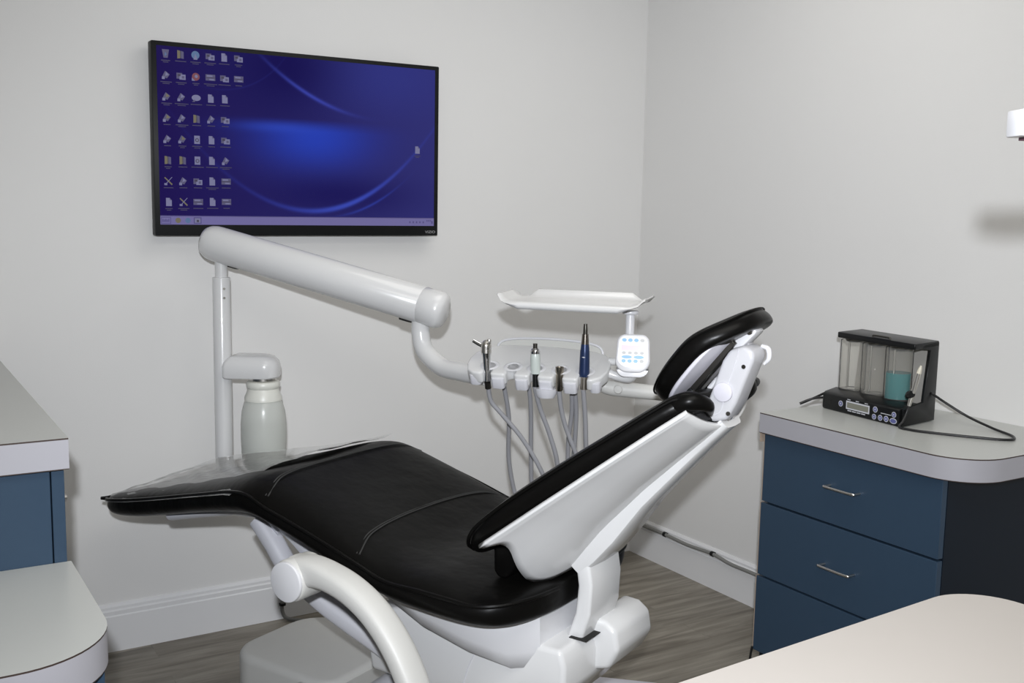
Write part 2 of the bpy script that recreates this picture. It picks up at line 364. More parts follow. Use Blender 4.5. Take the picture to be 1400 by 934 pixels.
# ------------------------------------------------------------------ television
TVY = 3.36
tv = thing('television', 'black wall-mounted television showing a blue computer desktop', 'television', (1.28, TVY, 1.32))
tx0, tx1, tz0, tz1 = .791, 1.7685, 1.3305, 1.917
sx0, sx1, sz0, sz1 = .806, 1.7515, 1.365, 1.903
bm = box(tx0, tx1, TVY, TVY+.042, tz0, tz1, .004)
obj('bezel', bm, BLACKGLOSS, tv)
obj('wall_bracket', box(1.1, 1.45, TVY+.042, YW-.001, 1.5, 1.75, .004), BLACK, tv)
def screen_material():
    m = bpy.data.materials.new('blue_wallpaper_screen'); m.use_nodes = True
    nt = m.node_tree; nt.nodes.clear(); N = nt.nodes.new; L = nt.links.new
    out = N('ShaderNodeOutputMaterial'); em = N('ShaderNodeEmission'); gl = N('ShaderNodeBsdfGlossy'); gl.inputs['Roughness'].default_value = .25
    ms = N('ShaderNodeMixShader'); ms.inputs[0].default_value = .006
    uv = N('ShaderNodeUVMap'); sp = N('ShaderNodeSeparateXYZ'); L(uv.outputs[0], sp.inputs[0])
    def math_(op, a, b=None, clamp=False):
        n = N('ShaderNodeMath'); n.operation = op; n.use_clamp = clamp
        for i, v in enumerate((a, b)):
            if v is None: continue
            if isinstance(v, (int, float)): n.inputs[i].default_value = v
            else: L(v, n.inputs[i])
        return n.outputs[0]
    u, v = sp.outputs[0], sp.outputs[1]
    def gauss(cx, cy, wx, wy):
        a = math_('POWER', math_('MULTIPLY', math_('SUBTRACT', u, cx), 1/wx), 2)
        b = math_('POWER', math_('MULTIPLY', math_('SUBTRACT', v, cy), 1/wy), 2)
        return math_('POWER', 2.718, math_('MULTIPLY', math_('ADD', a, b), -1))
    def arc(cx, cy, rx, ry, wdt, mx, mw):
        a = math_('POWER', math_('MULTIPLY', math_('SUBTRACT', u, cx), 1/rx), 2)
        b = math_('POWER', math_('MULTIPLY', math_('SUBTRACT', v, cy), 1/ry), 2)
        d = math_('ABSOLUTE', math_('SUBTRACT', math_('SQRT', math_('ADD', a, b)), 1))
        g = math_('POWER', 2.718, math_('MULTIPLY', math_('POWER', math_('MULTIPLY', d, 1/wdt), 2), -1))
        mm = math_('POWER', 2.718, math_('MULTIPLY', math_('POWER', math_('MULTIPLY', math_('SUBTRACT', u, mx), 1/mw), 2), -1))
        return math_('MULTIPLY', g, mm)
    def mixc(base, col, fac):
        n = N('ShaderNodeMix'); n.data_type = 'RGBA'
        if isinstance(base, tuple): n.inputs[6].default_value = (*base, 1)
        else: L(base, n.inputs[6])
        n.inputs[7].default_value = (*col, 1); L(fac, n.inputs[0]); return n.outputs[2]
    c = mixc((.0125, .0065, .075), (.028, .028, .155), math_('MULTIPLY', u, 1.0, True))
    c = mixc(c, (.030, .034, .20), gauss(.78, .95, .30, .26))
    c = mixc(c, (.0085, .006, .075), gauss(.42, .95, .22, .32))
    # broad glow with a crisp upper lip
    lip = math_('SUBTRACT', .62, v)
    lipf = math_('MULTIPLY', math_('ADD', lip, 0.02), 14, True)
    g = math_('MULTIPLY', gauss(.53, .54, .20, .19), lipf)
    c = mixc(c, (.020, .048, .42), math_('MULTIPLY', g, 0.95))
    c = mixc(c, (.03, .07, .52), math_('MULTIPLY', gauss(.40, .585, .14, .03), .5))
    c = mixc(c, (.0085, .006, .082), math_('MULTIPLY', gauss(.62, .19, .28, .12), .8))
    c = mixc(c, (.05, .085, .52), math_('MULTIPLY', arc(.52, 10.488, 1.5, 10.4, .0013, .66, .16), .85))
    c = mixc(c, (.035, .05, .36), math_('MULTIPLY', arc(.52, 10.488, 1.5, 10.4, .0013, .62, .36), .5))
    c = mixc(c, (.03, .05, .36), math_('MULTIPLY', arc(.56, 10.450, 1.5, 10.4, .0008, .74, .10), .6))
    c = mixc(c, (.045, .060, .40), math_('MULTIPLY', arc(.80, 3.66, 1.0, 3.0, .0040, .52, .13), .8))
    c = mixc(c, (.025, .03, .22), math_('MULTIPLY', arc(.20, 1.4, .30, .62, .008, .30, .14), .2))
    L(c, em.inputs[0]); em.inputs[1].default_value = 1.0
    L(em.outputs[0], ms.inputs[1]); L(gl.outputs[0], ms.inputs[2]); L(ms.outputs[0], out.inputs[0])
    return m
def flat_emit(name, c):
    return mat(name, (.01, .01, .01), .3, noise=.05, emit=c, estr=1.0)
ICM = [screen_material(), flat_emit('taskbar_lavender', (.130, .115, .29)), flat_emit('icon_white', (.15, .15, .27)),
       flat_emit('icon_yellow', (.13, .115, .075)), flat_emit('icon_grey', (.07, .065, .14)), flat_emit('icon_red', (.15, .04, .06)),
       flat_emit('icon_cyan', (.07, .13, .26)), flat_emit('icon_caption', (.035, .030, .08)), flat_emit('icon_dark', (.035, .03, .06)),
       flat_emit('taskbar_dark_lavender', (.060, .05, .17))]  # darker lavender of the task bar's edge line, button rims and marks
bm = bmesh.new(); uvl = bm.loops.layers.uv.new('UVMap')
def squad(x0, z0, x1, z1, mi, dy):
    vs = [bm.verts.new((x, TVY-dy, z)) for x, z in ((x0, z0), (x1, z0), (x1, z1), (x0, z1))]
    f = bm.faces.new(vs); f.material_index = mi
    for l in f.loops:
        l[uvl].uv = ((l.vert.co.x-sx0)/(sx1-sx0), (l.vert.co.z-sz0)/(sz1-sz0))
def spoly(pts, mi, dy):
    f = bm.faces.new([bm.verts.new((x, TVY-dy, z)) for x, z in pts]); f.material_index = mi
    for l in f.loops: l[uvl].uv = (0, 0)
squad(sx0, sz0, sx1, sz1, 0, .0008)
tbz = 1.3905
squad(sx0, sz0, sx1, tbz, 1, .0012); squad(sx0, tbz, sx1, tbz+.0025, 9, .0012)
def disc(cx, cz, r, mi, dy, seg=14, sx=1.0):
    spoly([(cx+sx*r*math.cos(2*math.pi*k/seg), cz+r*math.sin(2*math.pi*k/seg)) for k in range(seg)], mi, dy)
def icon(cx, cz, kind):
    a = .0125
    if kind == 'doc':
        spoly([(cx-a*.7, cz-a), (cx+a*.7, cz-a), (cx+a*.7, cz+a*.45), (cx+a*.2, cz+a), (cx-a*.7, cz+a)], 2, .0013)
        spoly([(cx+a*.2, cz+a), (cx+a*.2, cz+a*.45), (cx+a*.7, cz+a*.45)], 4, .0014)
    elif kind == 'docring':
        spoly([(cx-a*.7, cz-a), (cx+a*.7, cz-a), (cx+a*.7, cz+a), (cx-a*.7, cz+a)], 2, .0013); disc(cx, cz-.001, .006, 8, .0014); disc(cx, cz-.001, .0035, 2, .0015)
    elif kind == 'folder':
        spoly([(cx-a*.8, cz-a), (cx-a*.1, cz-a*.9), (cx-a*.1, cz+a*.9), (cx-a*.8, cz+a)], 3, .0013)
        spoly([(cx+a*.05, cz-a*.9), (cx+a*.75, cz-a), (cx+a*.75, cz+a*.7), (cx+a*.05, cz+a*.9)], 4, .0013)
        squad(cx-a*.1, cz-a*.8, cx+a*.1, cz+a*.8, 8, .0014)
    elif kind == 'photo':
        squad(cx-a*1.1, cz-a*.7, cx+a*.3, cz+a*.7, 4, .0013); squad(cx-a*.4, cz-a*.9, cx+a*1.1, cz+a*.35, 2, .0014)
        squad(cx-a*.8, cz-a*.1, cx-a*.1, cz+a*.4, 8, .0015); squad(cx+a*.2, cz-a*.6, cx+a*.8, cz, 4, .0015)
    elif kind == 'wide':
        squad(cx-a*1.2, cz-a*.75, cx+a*1.2, cz+a*.75, 4, .0013); squad(cx-a*1.2, cz-a*.1, cx+a*1.2, cz+a*.05, 8, .0014)
        squad(cx-a*.9, cz+a*.2, cx+a*.5, cz+a*.55, 2, .0014); squad(cx-a*.3, cz-a*.6, cx+a*.9, cz-a*.3, 2, .0014)
    elif kind == 'red':
        disc(cx, cz, a*.95, 5, .0013); disc(cx+a*.1, cz+a*.1, a*.4, 2, .0014); spoly([(cx-a, cz-a), (cx-a*.2, cz-a), (cx-a, cz-a*.2)], 2, .0015)
    elif kind == 'globe':
        disc(cx, cz+a*.1, a, 6, .0013); spoly([(cx-a*.5, cz-a), (cx+a*.5, cz-a), (cx, cz+a*.4)], 2, .0014)
    elif kind == 'bubble':
        disc(cx, cz, a*.75, 2, .0013, 16, 1.5); spoly([(cx-a*1.1, cz-a), (cx-a*.3, cz-a), (cx-a*.3, cz-a*.4)], 4, .0014)
    elif kind == 'bin':
        spoly([(cx-a*.5, cz-a), (cx+a*.5, cz-a), (cx+a*.85, cz+a), (cx-a*.85, cz+a)], 4, .0013)
        spoly([(cx-a*.2, cz-a*.6), (cx+a*.3, cz-a*.2), (cx-a*.1, cz+a*.5)], 6, .0014)
    elif kind == 'tool':
        spoly([(cx-a, cz+a*.8), (cx-a*.8, cz+a), (cx+a, cz-a*.7), (cx+a*.8, cz-a)], 3, .0013)
        spoly([(cx-a, cz-a), (cx-a*.8, cz-a), (cx+a, cz+a), (cx+a*.8, cz+a)], 2, .0014)
        squad(cx-a, cz-a, cx-a*.3, cz-a*.5, 2, .0014)
    else:
        spoly([(cx-a*.9, cz-a*.3), (cx+a*.2, cz-a*.8), (cx+a*.9, cz+a*.2), (cx-a*.2, cz+a)], 4, .0013)
        spoly([(cx-a*.2, cz-a*.2), (cx+a*.7, cz+a*.1), (cx, cz+a*.8)], 3 if kind == 'mixy' else 2, .0014)
        squad(cx-a, cz-a, cx-a*.3, cz-a*.35, 2, .0015)
    capw = random.uniform(.010, .021)
    squad(cx-capw, cz-.0215, cx+capw, cz-.0188, 7, .0013)
    if random.random() < .4: squad(cx-capw*.6, cz-.0262, cx+capw*.6, cz-.0238, 7, .0013)
colx = (.833, .878, .923, .968, 1.012, 1.057)
rowz = [1.880-.0637*k for k in range(8)]
kinds = [['bin', 'mixw', 'mixy', 'mixy', 'mixw', 'folder', 'tool', 'doc'],
         ['folder', 'photo', 'mixw', 'mixw', 'mixy', 'folder', 'mixw', 'tool'],
         ['globe', 'red', 'bubble', 'folder', 'docring', 'docring', 'photo', 'wide'],
         ['photo', 'wide', 'doc', 'mixw', 'doc', 'doc', 'doc', 'doc'],
         ['doc', 'photo', 'doc', 'photo', 'photo', 'mixw', 'wide', 'wide'],
         ['photo', 'wide']]
for x, ks in zip(colx, kinds):
    for z, k in zip(rowz, ks): icon(x, z+.018*(x-.833), k)
icon(1.685, 1.627, 'doc')
# task bar: start button, three quick icons, clock and tray dots
squad(.808, 1.367, .838, 1.388, 9, .0013); squad(.810, 1.369, .836, 1.386, 1, .0014)
for k in range(5): squad(.812+.0045*k, 1.373, .815+.0045*k, 1.382-.002*(k % 2), 9, .0015)
for x, mi in ((.860, 3), (.890, 6)): disc(x, 1.378, .0085, mi, .0014)
squad(.908, 1.368, .932, 1.388, 9, .0013); squad(.911, 1.371, .929, 1.385, 2, .0014); squad(.917, 1.373, .924, 1.380, 8, .0015)
for k in range(5): squad(1.655+.013*k, 1.374, 1.660+.013*k, 1.381, 9, .0014)
for k in range(4): squad(1.722+.005*k, 1.380, 1.725+.005*k, 1.386, 9, .0014)
squad(1.741, 1.372, 1.747, 1.382, 9, .0014)
scr = obj('screen', bm, ICM, tv, smooth=False, label='lit screen with rows of small icons on a deep blue wallpaper')
def text_mesh(name, s, size, T, m, parent):
    cu = bpy.data.curves.new(name, 'FONT'); cu.body = s; cu.size = size; cu.align_x = 'CENTER'; cu.extrude = .0002
    to = bpy.data.objects.new(name+'_text', cu); link(to)
    dg = bpy.context.evaluated_depsgraph_get(); dg.update()
    me = bpy.data.meshes.new_from_object(to.evaluated_get(dg)); bpy.data.objects.remove(to)
    bm = bmesh.new(); bm.from_mesh(me); bpy.data.meshes.remove(me); bm.transform(T)
    return obj(name, bm, m, parent, smooth=False)
text_mesh('logo', 'VIZIO', .0125, Matrix.Translation((1.7375, TVY-.0006, 1.3395)) @ Matrix.Rotation(math.pi/2, 4, 'X') @ Matrix.Diagonal((1.25, 1, 1, 1)), LOGO, tv)

# ------------------------------------------------------------------ dental chair (s towards the head, l to the far side)
P0 = Vector((1.03, 2.42, 0)); AZ = math.radians(-25)
EH = -Vector((math.sin(AZ), math.cos(AZ), 0)); LAT = Vector((math.cos(AZ), -math.sin(AZ), 0))
def cw(s, l, z): return P0 + EH*s + LAT*l + Vector((0, 0, z))
chair = thing('dental_chair', 'reclined black leather dental chair on a white base', 'dental chair', P0, math.radians(25))
def interp(tab, x):
    if x <= tab[0][0]: return tab[0][1:]
    for a, b in zip(tab[:-1], tab[1:]):
        if x <= b[0]:
            t = (x-a[0])/(b[0]-a[0]); return tuple(p+(q-p)*t for p, q in zip(a[1:], b[1:]))
    return tab[-1][1:]
# s, half width, seam z, bottom z, crown
ST = [(-.800, .09, .600, .566, .002), (-.790, .125, .602, .563, .006), (-.770, .152, .606, .561, .010), (-.72, .178, .617, .563, .016), (-.62, .196, .638, .580, .020),
      (-.50, .212, .666, .608, .022), (-.35, .235, .704, .648, .024), (-.22, .262, .738, .680, .026), (-.12, .285, .764, .702, .034),
      (-.05, .298, .772, .712, .040), (.015, .302, .753, .704, .040), (.09, .303, .735, .688, .036), (.18, .304, .712, .660, .030),
      (.29, .304, .680, .625, .024), (.37, .304, .657, .603, .022), (.46, .304, .657, .597, .024), (.53, .302, .655, .592, .016), (.59, .292, .650, .590, .010),
      (.628, .272, .652, .591, .008), (.655, .240, .655, .596, .008), (.675, .195, .657, .603, .008), (.686, .12, .657, .611, .010)]
rings = []
for s, hw, zs, zb, cr in ST:
    h = zs-zb
    half = [(0, zb), (.55*hw, zb), (.88*hw, zb+.04*h), (.99*hw, zb+.30*h), (1.025*hw, zb+.62*h), (1.0*hw, zs-.003), (.965*hw, zs+.30*cr), (.88*hw, zs+.80*cr), (.68*hw, zs+1.02*cr), (.35*hw, zs+.92*cr), (0, zs+.86*cr)]
    ring = [(-l, z) for l, z in half] + [(l, z) for l, z in half[-2:0:-1]]
    rings.append([cw(s, l, z) for l, z in ring])
seat = obj('seat_cushion', loft(rings), LEATHER, chair, angle=None, subsurf=2)
def seam_pt(s, sd, up=.0):
    hw, zs, zb, cr = interp(ST, s); return cw(s, sd*hw*1.002, zs+up)
for sd in (-1, 1):
    pts = [seam_pt(s, sd) for s in (-.80, -.79, -.77, -.72, -.62, -.5, -.35, -.22, -.12, -.05, .015, .09, .18, .29, .37, .46, .53, .59, .628, .655, .675, .686)]
    obj('piping', tube(pts, .0048, 8, 4), LEATHER2, seat)
obj('corner_tab', tube([cw(-.770, -.115, .603), cw(-.778, -.140, .604), cw(-.784, -.160, .607)], [.012, .007, .0045], 10, 4), LEATHER2, seat)
def top_pt(s, f):
    hw, zs, zb, cr = interp(ST, s); a = abs(f)
    k = interp([(0, .86), (.35, .92), (.68, 1.02), (.88, .80), (.965, .30), (1, 0)], a)[0]
    return cw(s, f*hw, zs+k*cr+.0002)
for s0, bow in ((.02, -.09), (.30, -.10)):
    fr = [-.94+.188*k for k in range(11)]
    pts = [top_pt(s0 + bow*(1-(f*f))**.6*.7, f) for f in fr]
    for dd in (-.004, .004):
        obj('stitching', tube([p+EH*dd for p in pts], .0018, 6, 4), STITCH, seat)
# back rest cushion: own frame u up along the back, n outwards from the shell edge
def bk(u, l, n): return cw(.593+.787*u-.617*n, l, .767+.617*u+.787*n)
BC = [(-.085, .12, .004, -.004), (-.075, .20, .018, -.006), (-.05, .238, .034, -.006), (0, .258, .052, -.004), (.08, .252, .060, -.004), (.16, .240, .060, -.004), (.26, .220, .058, -.004),
      (.36, .196, .054, -.004), (.43, .176, .052, -.004), (.475, .160, .049, -.004), (.492, .150, .036, -.002)]
rings = []
for u, hw, n1, n0 in BC:
    h = n1-n0
    half = [(0, n0), (.6*hw, n0), (.92*hw, n0+.05*h), (1.0*hw, n0+.35*h), (1.02*hw, n0+.62*h), (.99*hw, n0+.84*h), (.93*hw, n0+.97*h), (.7*hw, n1), (.35*hw, n1-.10*h), (0, n1-.16*h)]
    ring = [(-l, n) for l, n in half] + [(l, n) for l, n in half[-2:0:-1]]
    rings.append([bk(u, l, n) for l, n in ring])
back = obj('back_cushion', loft(rings), LEATHER2, chair, angle=None, subsurf=2)
for sd in (-1, 1):
    obj('piping', tube([bk(u, sd*hw*1.0, n0+.80*(n1-n0)) for u, hw, n1, n0 in BC[1:]], .0042, 8, 4), LEATHER, back)
# upper horns either side of the neck dip
for sd in (-1, 1):
    obj('shoulder_roll', tube([bk(.40, sd*.140, .026), bk(.455, sd*.142, .028), bk(.495, sd*.138, .020), bk(.508, sd*.112, .000), bk(.49, sd*.08, -.012)], [.014, .021, .020, .014, .008], 14, 6), LEATHER2, back)
obj('neck_fill', prism([(-.148, .006), (.148, .006), (.138, -.002), (.09, -.020), (0, -.030), (-.09, -.020), (-.138, -.002)], lambda p: bk(.440, p[0], p[1]), lambda p: bk(.473, p[0], p[1]), .004, 2), LEATHER2, back)
# lumbar part hanging behind the shell notch
lum = prism([(.548, .740), (.604, .770), (.645, .764), (.628, .735), (.600, .690), (.585, .668), (.566, .662), (.550, .676)],
            lambda p: cw(p[0], -.165, p[1]), lambda p: cw(p[0], .165, p[1]), .010, 3)
obj('lumbar_pad', lum, LEATHER2, chair)
# back shell: a dished white wing each side running into the spine
def shellD(u): return interp([(-.02, .132), (.04, .118), (.14, .090), (.27, .066), (.46, .044), (.5, .040)], u)[0]
def shellW(u): return interp([(-.03, .262), (0, .262), (.16, .240), (.30, .212), (.43, .180), (.48, .160), (.5, .15)], u)[0]
SECT = [(p.x, p.y, p.z) for p in smooth_path([(0, 1, 0), (.05, .975, .035), (.14, .915, .13), (.30, .80, .33), (.50, .66, .57), (.68, .51, .78), (.82, .35, .93), (.92, .18, 1.01), (1, 0, 1.03)], 8)]
NT, NV = 40, 26
rings = []
for j in range(NV+1):
    v = j/NV; row = []
    for i in range(2*NT+1):
        q = (i-NT)/NT; t = 1-abs(q); sd = -1 if q < 0 else 1        # t: 0 at the rim, 1 on the centre line
        ub = interp([(0, -.012), (.04, -.008), (.08, .010), (.12, .022), (.17, .025), (.22, .022), (.28, .014), (.36, .001), (.45, -.013), (.54, -.025), (.62, -.034), (.69, -.036), (.75, -.030), (.81, -.014), (.87, .010), (.93, .036), (1, .05)], t)[0]
        ut = .487-.010*t
        u = ub + (ut-ub)*v
        W = shellW(u); D = shellD(u)
        fl_, fn_ = interp(SECT, t)
        l = W*fl_; n = .003 - D*fn_
        if t < .04: n += .002
        row.append(bk(u, sd*max(l, 0.0), n))
    rings.append(row)
bm = loft(rings, caps=False, closed=False)
bmesh.ops.recalc_face_normals(bm, faces=bm.faces)
sh = obj('back_shell', bm, WHITE, chair, angle=60)
md = sh.modifiers.new('thick', 'SOLIDIFY'); md.thickness = .009; md.offset = 0
# spine cover
SP = [(.030, .078, .066, -.098, -.146), (.08, .076, .068, -.088, -.139), (.14, .072, .064, -.074, -.126), (.24, .064, .056, -.052, -.096), (.36, .054, .046, -.042, -.073), (.44, .046, .040, -.036, -.058), (.485, .043, .038, -.032, -.052)]
rings = []
for u, wf, wr, nf, nr in SP:
    ring = [(-wf, nf), (-wf, nf+.25*(nr-nf)), (-wr, nr+.004), (-wr+.006, nr), (0, nr-.002), (wr-.006, nr), (wr, nr+.004), (wf, nf+.25*(nr-nf)), (wf, nf), (0, nf)]
    rings.append([bk(u, l, n) for l, n in ring])
spine = obj('spine_cover', loft(rings), WHITE, chair, angle=32)
obj('seam_line', tube([bk(u, -wf-.0006, nf+.22*(nr-nf)) for u, wf, wr, nf, nr in SP], .0010, 6, 4), PALE, spine)
# neck of the back joining the base
nk = prism([(.692, .712), (.702, .650), (.697, .590), (.676, .525), (.713, .525), (.733, .590), (.736, .656), (.726, .712)],
           lambda p: cw(p[0], -.068, p[1]), lambda p: cw(p[0], .068, p[1]), .007, 3, 50)
obj('back_support', nk, WHITE, chair)
# seat pan, lift bracket and rear bumper
PN = [(.10, .10, .655, .630), (.16, .17, .652, .590), (.26, .205, .635, .545), (.38, .212, .612, .500), (.50, .205, .606, .470), (.60, .190, .606, .455), (.66, .15, .606, .46)]
rings = []
for s, hw, zt, zb in PN:
    half = [(0, zb), (.6*hw, zb), (.86*hw, zb+.02), (.97*hw, zb+.06), (hw, zt)]
    ring = [(-l, z) for l, z in half] + [(l, z) for l, z in half[::-1][:-1]]
    rings.append([cw(s, l, z) for l, z in ring])
obj('seat_pan', loft(rings), WHITE2, chair, angle=50)
bm = prism([(.20, .36), (.17, .50), (.30, .535), (.712, .535), (.722, .50), (.722, .44), (.66, .36)], lambda p: cw(p[0], -.150, p[1]), lambda p: cw(p[0], .150, p[1]), .012, 3)
br = obj('lift_bracket', bm, WHITE, chair)
obj('panel_seam', tube([cw(.505, -.1508, .52), cw(.503, -.1508, .49), cw(.48, -.1508, .44), cw(.46, -.1508, .37)], .0012, 6, 4), PALE, br)
obj('bumper', prism([(.70, .565), (.742, .562), (.768, .545), (.776, .50), (.752, .455), (.70, .44)], lambda p: cw(p[0], -.015, p[1]), lambda p: cw(p[0], .155, p[1]), .012, 3), WHITE, br)
obj('slot', prism([(.690, .5352), (.732, .5352), (.732, .537), (.690, .537)], lambda p: cw(p[0], -.078, p[1]), lambda p: cw(p[0], .078, p[1])), HOLE, br, smooth=False)
# leg rest beam and the parallel link bars running down to the base
def beam(path, wl, th, l0=0.0, e=.6):
    P = smooth_path([(s, 0, z) for s, z in path], 8); rings = []
    for i, p in enumerate(P):
        t = (P[min(i+1, len(P)-1)]-P[max(i-1, 0)]).normalized(); nn = Vector((-t.z, 0, t.x))
        ring = []
        for k in range(20):
            a = 2*math.pi*k/20; c_, s_ = math.cos(a), math.sin(a)
            cx = math.copysign(abs(c_)**e, c_)*wl; cy = math.copysign(abs(s_)**e, s_)*th
            q = p + nn*cy; ring.append(cw(q.x, l0+cx, q.z))
        rings.append(ring)
    return loft(rings)
obj('legrest_frame', beam([(-.52, .600), (-.40, .630), (-.25, .664), (-.16, .664), (-.10, .635)], .15, .022, 0), PALE, chair, angle=50)
for l0 in (-.145, .145):
    obj('link_bar', beam([(-.17, .655), (-.12, .605), (-.07, .553), (.03, .496), (.13, .459), (.20, .437), (.285, .408)], .024, .022, l0), PALE, chair, angle=50)
for l0 in (-.122, .122):
    obj('lift_arm', beam([(-.12, .665), (-.06, .635), (.02, .580), (.10, .530), (.17, .494), (.215, .474)], .026, .024, l0), PALE, chair, angle=50)
# arm rest (near side) with its round pivot cap
def armrest(sd):
    P = [(.195, .660), (.232, .671), (.285, .669), (.345, .653), (.402, .622), (.451, .577), (.490, .522), (.520, .455), (.545, .345)]
    T = [.040, .032, .026, .024, .0235, .0235, .0235, .0235, .0235]
    path = smooth_path([(s, 0, z) for s, z in P], 6); rings = []; m = len(path)
    for i, p in enumerate(path):
        f = i/(m-1); k = f*(len(T)-1); j = min(int(k), len(T)-2); th = T[j]+(T[j+1]-T[j])*(k-j)
        t = (path[min(i+1, m-1)]-path[max(i-1, 0)]).normalized(); nn = Vector((-t.z, 0, t.x)); ring = []
        ww = .035
        for q in range(24):
            a = 2*math.pi*q/24; c_, s_ = math.cos(a), math.sin(a)
            cx = math.copysign(abs(c_)**.65, c_)*ww; cy = math.copysign(abs(s_)**.65, s_)*th
            x = p + nn*cy; ring.append(cw(x.x, sd*.375+cx, x.z))
        rings.append(ring)
    bm = loft(rings)
    join(bm, cyl(cw(.198, sd*.415, .652), cw(.198, sd*.335, .652), .046, 40, .008))
    join(bm, cyl(cw(.545, sd*.375, .345), cw(.52, sd*.10, .375), .022, 20, .003))
    a = obj('armrest', bm, WARMGREY, chair, angle=45)
    obj('pivot_cap', cyl(cw(.198, sd*.422, .652), cw(.198, sd*.412, .652), .0435, 40, .003), WHITE2, a)
armrest(-1)
# head rest: curved pad, rear plate, two rods, hinge box, chrome tang
pd = Vector((.62, 0, .785)); nrv = Vector((.785, 0, -.62))
def hp(a, l, n): return cw(.905 + pd.x*a + nrv.x*n, l, 1.095 + pd.z*a + nrv.z*n)
def oval(k, hw, hl, n=40, e=2.25):
    a = 2*math.pi*k/n; c_, s_ = math.cos(a), math.sin(a)
    return math.copysign(abs(c_)**(2/e), c_)*hw, math.copysign(abs(s_)**(2/e), s_)*hl
def curl(a): t = min(1, max(0, (a-.10)/.12)); return .034*t*t*(3-2*t)
rings = []
for rho, n in ((.02, -.028), (.4, -.030), (.72, -.034), (.90, -.037), (.975, -.030), (1.0, -.016), (.990, -.003), (.955, .005), (.88, .008), (.6, .009), (.3, .008), (.02, .008)):
    ring = []
    for k in range(40):
        l, a = oval(k, .125*rho, .133*rho); a += .082
        ring.append(hp(a, l, n + curl(a)))
    rings.append(ring)
hr = obj('headrest_cushion', loft(rings), LEATHER2, chair, angle=None, subsurf=1)
for rr, nn in ((.990, -.027),):
    pts = []
    for k in range(41):
        l, a = oval(k, .125*rr, .133*rr); a += .082; pts.append(hp(a, l, nn + curl(a)))
    obj('piping', tube(pts, .0020, 8, 3), LEATHER, hr)
pl = [oval(k, .117, .112) for k in range(40)]
obj('headrest_plate', prism(pl, lambda p: hp(p[1]+.070, p[0], .005), lambda p: hp(p[1]+.070, p[0], .0135+max(0, p[1]-.07)*.25), .003, 2), LILAC, chair, angle=50)
obj('rail', prism(rounded_rect(-.012, .142, -.030, .016, (.003,)*4, 3), lambda p: hp(p[0], p[1], .013), lambda p: hp(p[0], p[1], .026), .001, 1), DARKMETAL, chair)
obj('rod', prism(rounded_rect(-.010, .150, -.016, .006, (.003,)*4, 3), lambda p: hp(p[0], p[1], .026), lambda p: hp(p[0], p[1], .036), .002, 1), CHROME, chair)
obj('slide_cover', prism(rounded_rect(.000, .150, -.006, .026, (.003,)*4, 3), lambda p: hp(p[0], p[1], .036), lambda p: hp(p[0], p[1], .043), .002, 1), WHITE2, chair)
obj('bolt', cyl(hp(.002, -.034, .020), hp(.002, .020, .020), .010, 16, .002), BLACK, chair)
hb = prism([(.994, 1.158), (.962, 1.060), (.962, 1.044), (.978, 1.034), (1.008, 1.042), (1.026, 1.077), (1.058, 1.166), (1.054, 1.182), (1.034, 1.190), (1.008, 1.180)],
           lambda p: cw(p[0], -.048, p[1]), lambda p: cw(p[0], .020, p[1]), .010, 3)
hb = obj('headrest_hinge', hb, HINGEW, chair)
obj('lock_dial', cyl(cw(1.000, -.054, 1.097), cw(1.000, -.044, 1.097), .0190, 32, .002), LILAC, hb)
for s, z in ((1.030, 1.150), (1.003, 1.056)):
    obj('screw', cyl(cw(s+.008, -.0492, z), cw(s+.008, -.0465, z), .0042, 12), DARKMETAL, hb)
obj('seam_line', tube([cw(1.027, -.0482, 1.184), cw(1.020, -.0484, 1.15), cw(1.004, -.0484, 1.10), cw(.996, -.0484, 1.06), cw(.975, -.0484, 1.046)], .0009, 6, 4), PALE, hb)
obj('release_tab', tube([cw(1.050, .012, 1.185), cw(1.064, .010, 1.180), cw(1.066, .010, 1.162), cw(1.057, .010, 1.150)], [.004, .0055, .005, .003], 10, 5), WHITE2, hb)
obj('neck_bracket', prism([(1.00, 1.176), (1.026, 1.186), (1.052, 1.215), (1.040, 1.226), (1.008, 1.200)], lambda p: cw(p[0], -.022, p[1]), lambda p: cw(p[0], .022, p[1]), .005, 2), WHITE2, chair)
obj('bracket_pin', cyl(cw(1.037, -.026, 1.216), cw(1.037, .026, 1.216), .0075, 16, .001), CHROME, chair)
obj('tang', prism([(.958, 1.016), (.990, 1.016), (1.002, 1.056), (.974, 1.056)], lambda p: cw(p[0]+.004, -.018, p[1]), lambda p: cw(p[0]+.004, .018, p[1]), .002, 2), CHROME, chair)
obj('side_knob', lathe([(.010, 0), (.011, .012), (.009, .02), (.002, .022)], bk(.50, .165, .012), LAT, 20), BLACK, chair)
# floor base covers and the utility end
bm = prism(rounded_rect(.030, .400, .10, .505, (.05, .05, .12, .10), 10), lambda p: cw(-p[1], p[0], 0), lambda p: cw(-p[1], p[0], .166), .0, 2)
es = [e for e in bm.edges if all(abs(v.co.z-.166) < 1e-4 for v in e.verts)]
bevel(bm, .022, 4, edges=es)
ub = obj('base_cover', bm, WARMGREY, chair, angle=40)
obj('knockout', cyl(cw(-.235, .026, .105), cw(-.235, .034, .105), .022, 24), HOLE, ub)
bm = prism(rounded_rect(-.12, .285, -.40, .215, (.06, .06, .05, .05), 8), lambda p: cw(-p[1], p[0], 0), lambda p: cw(-p[1], p[0], .150), .0, 2)
es = [e for e in bm.edges if all(abs(v.co.z-.150) < 1e-4 for v in e.verts)]
bevel(bm, .012, 3, edges=es)
obj('base_plate', bm, WARMGREY, chair, angle=40)
obj('lift_column', beam([(.05, .13), (.15, .22), (.28, .32), (.40, .42)], .09, .06, 0), PALE, chair, angle=50)

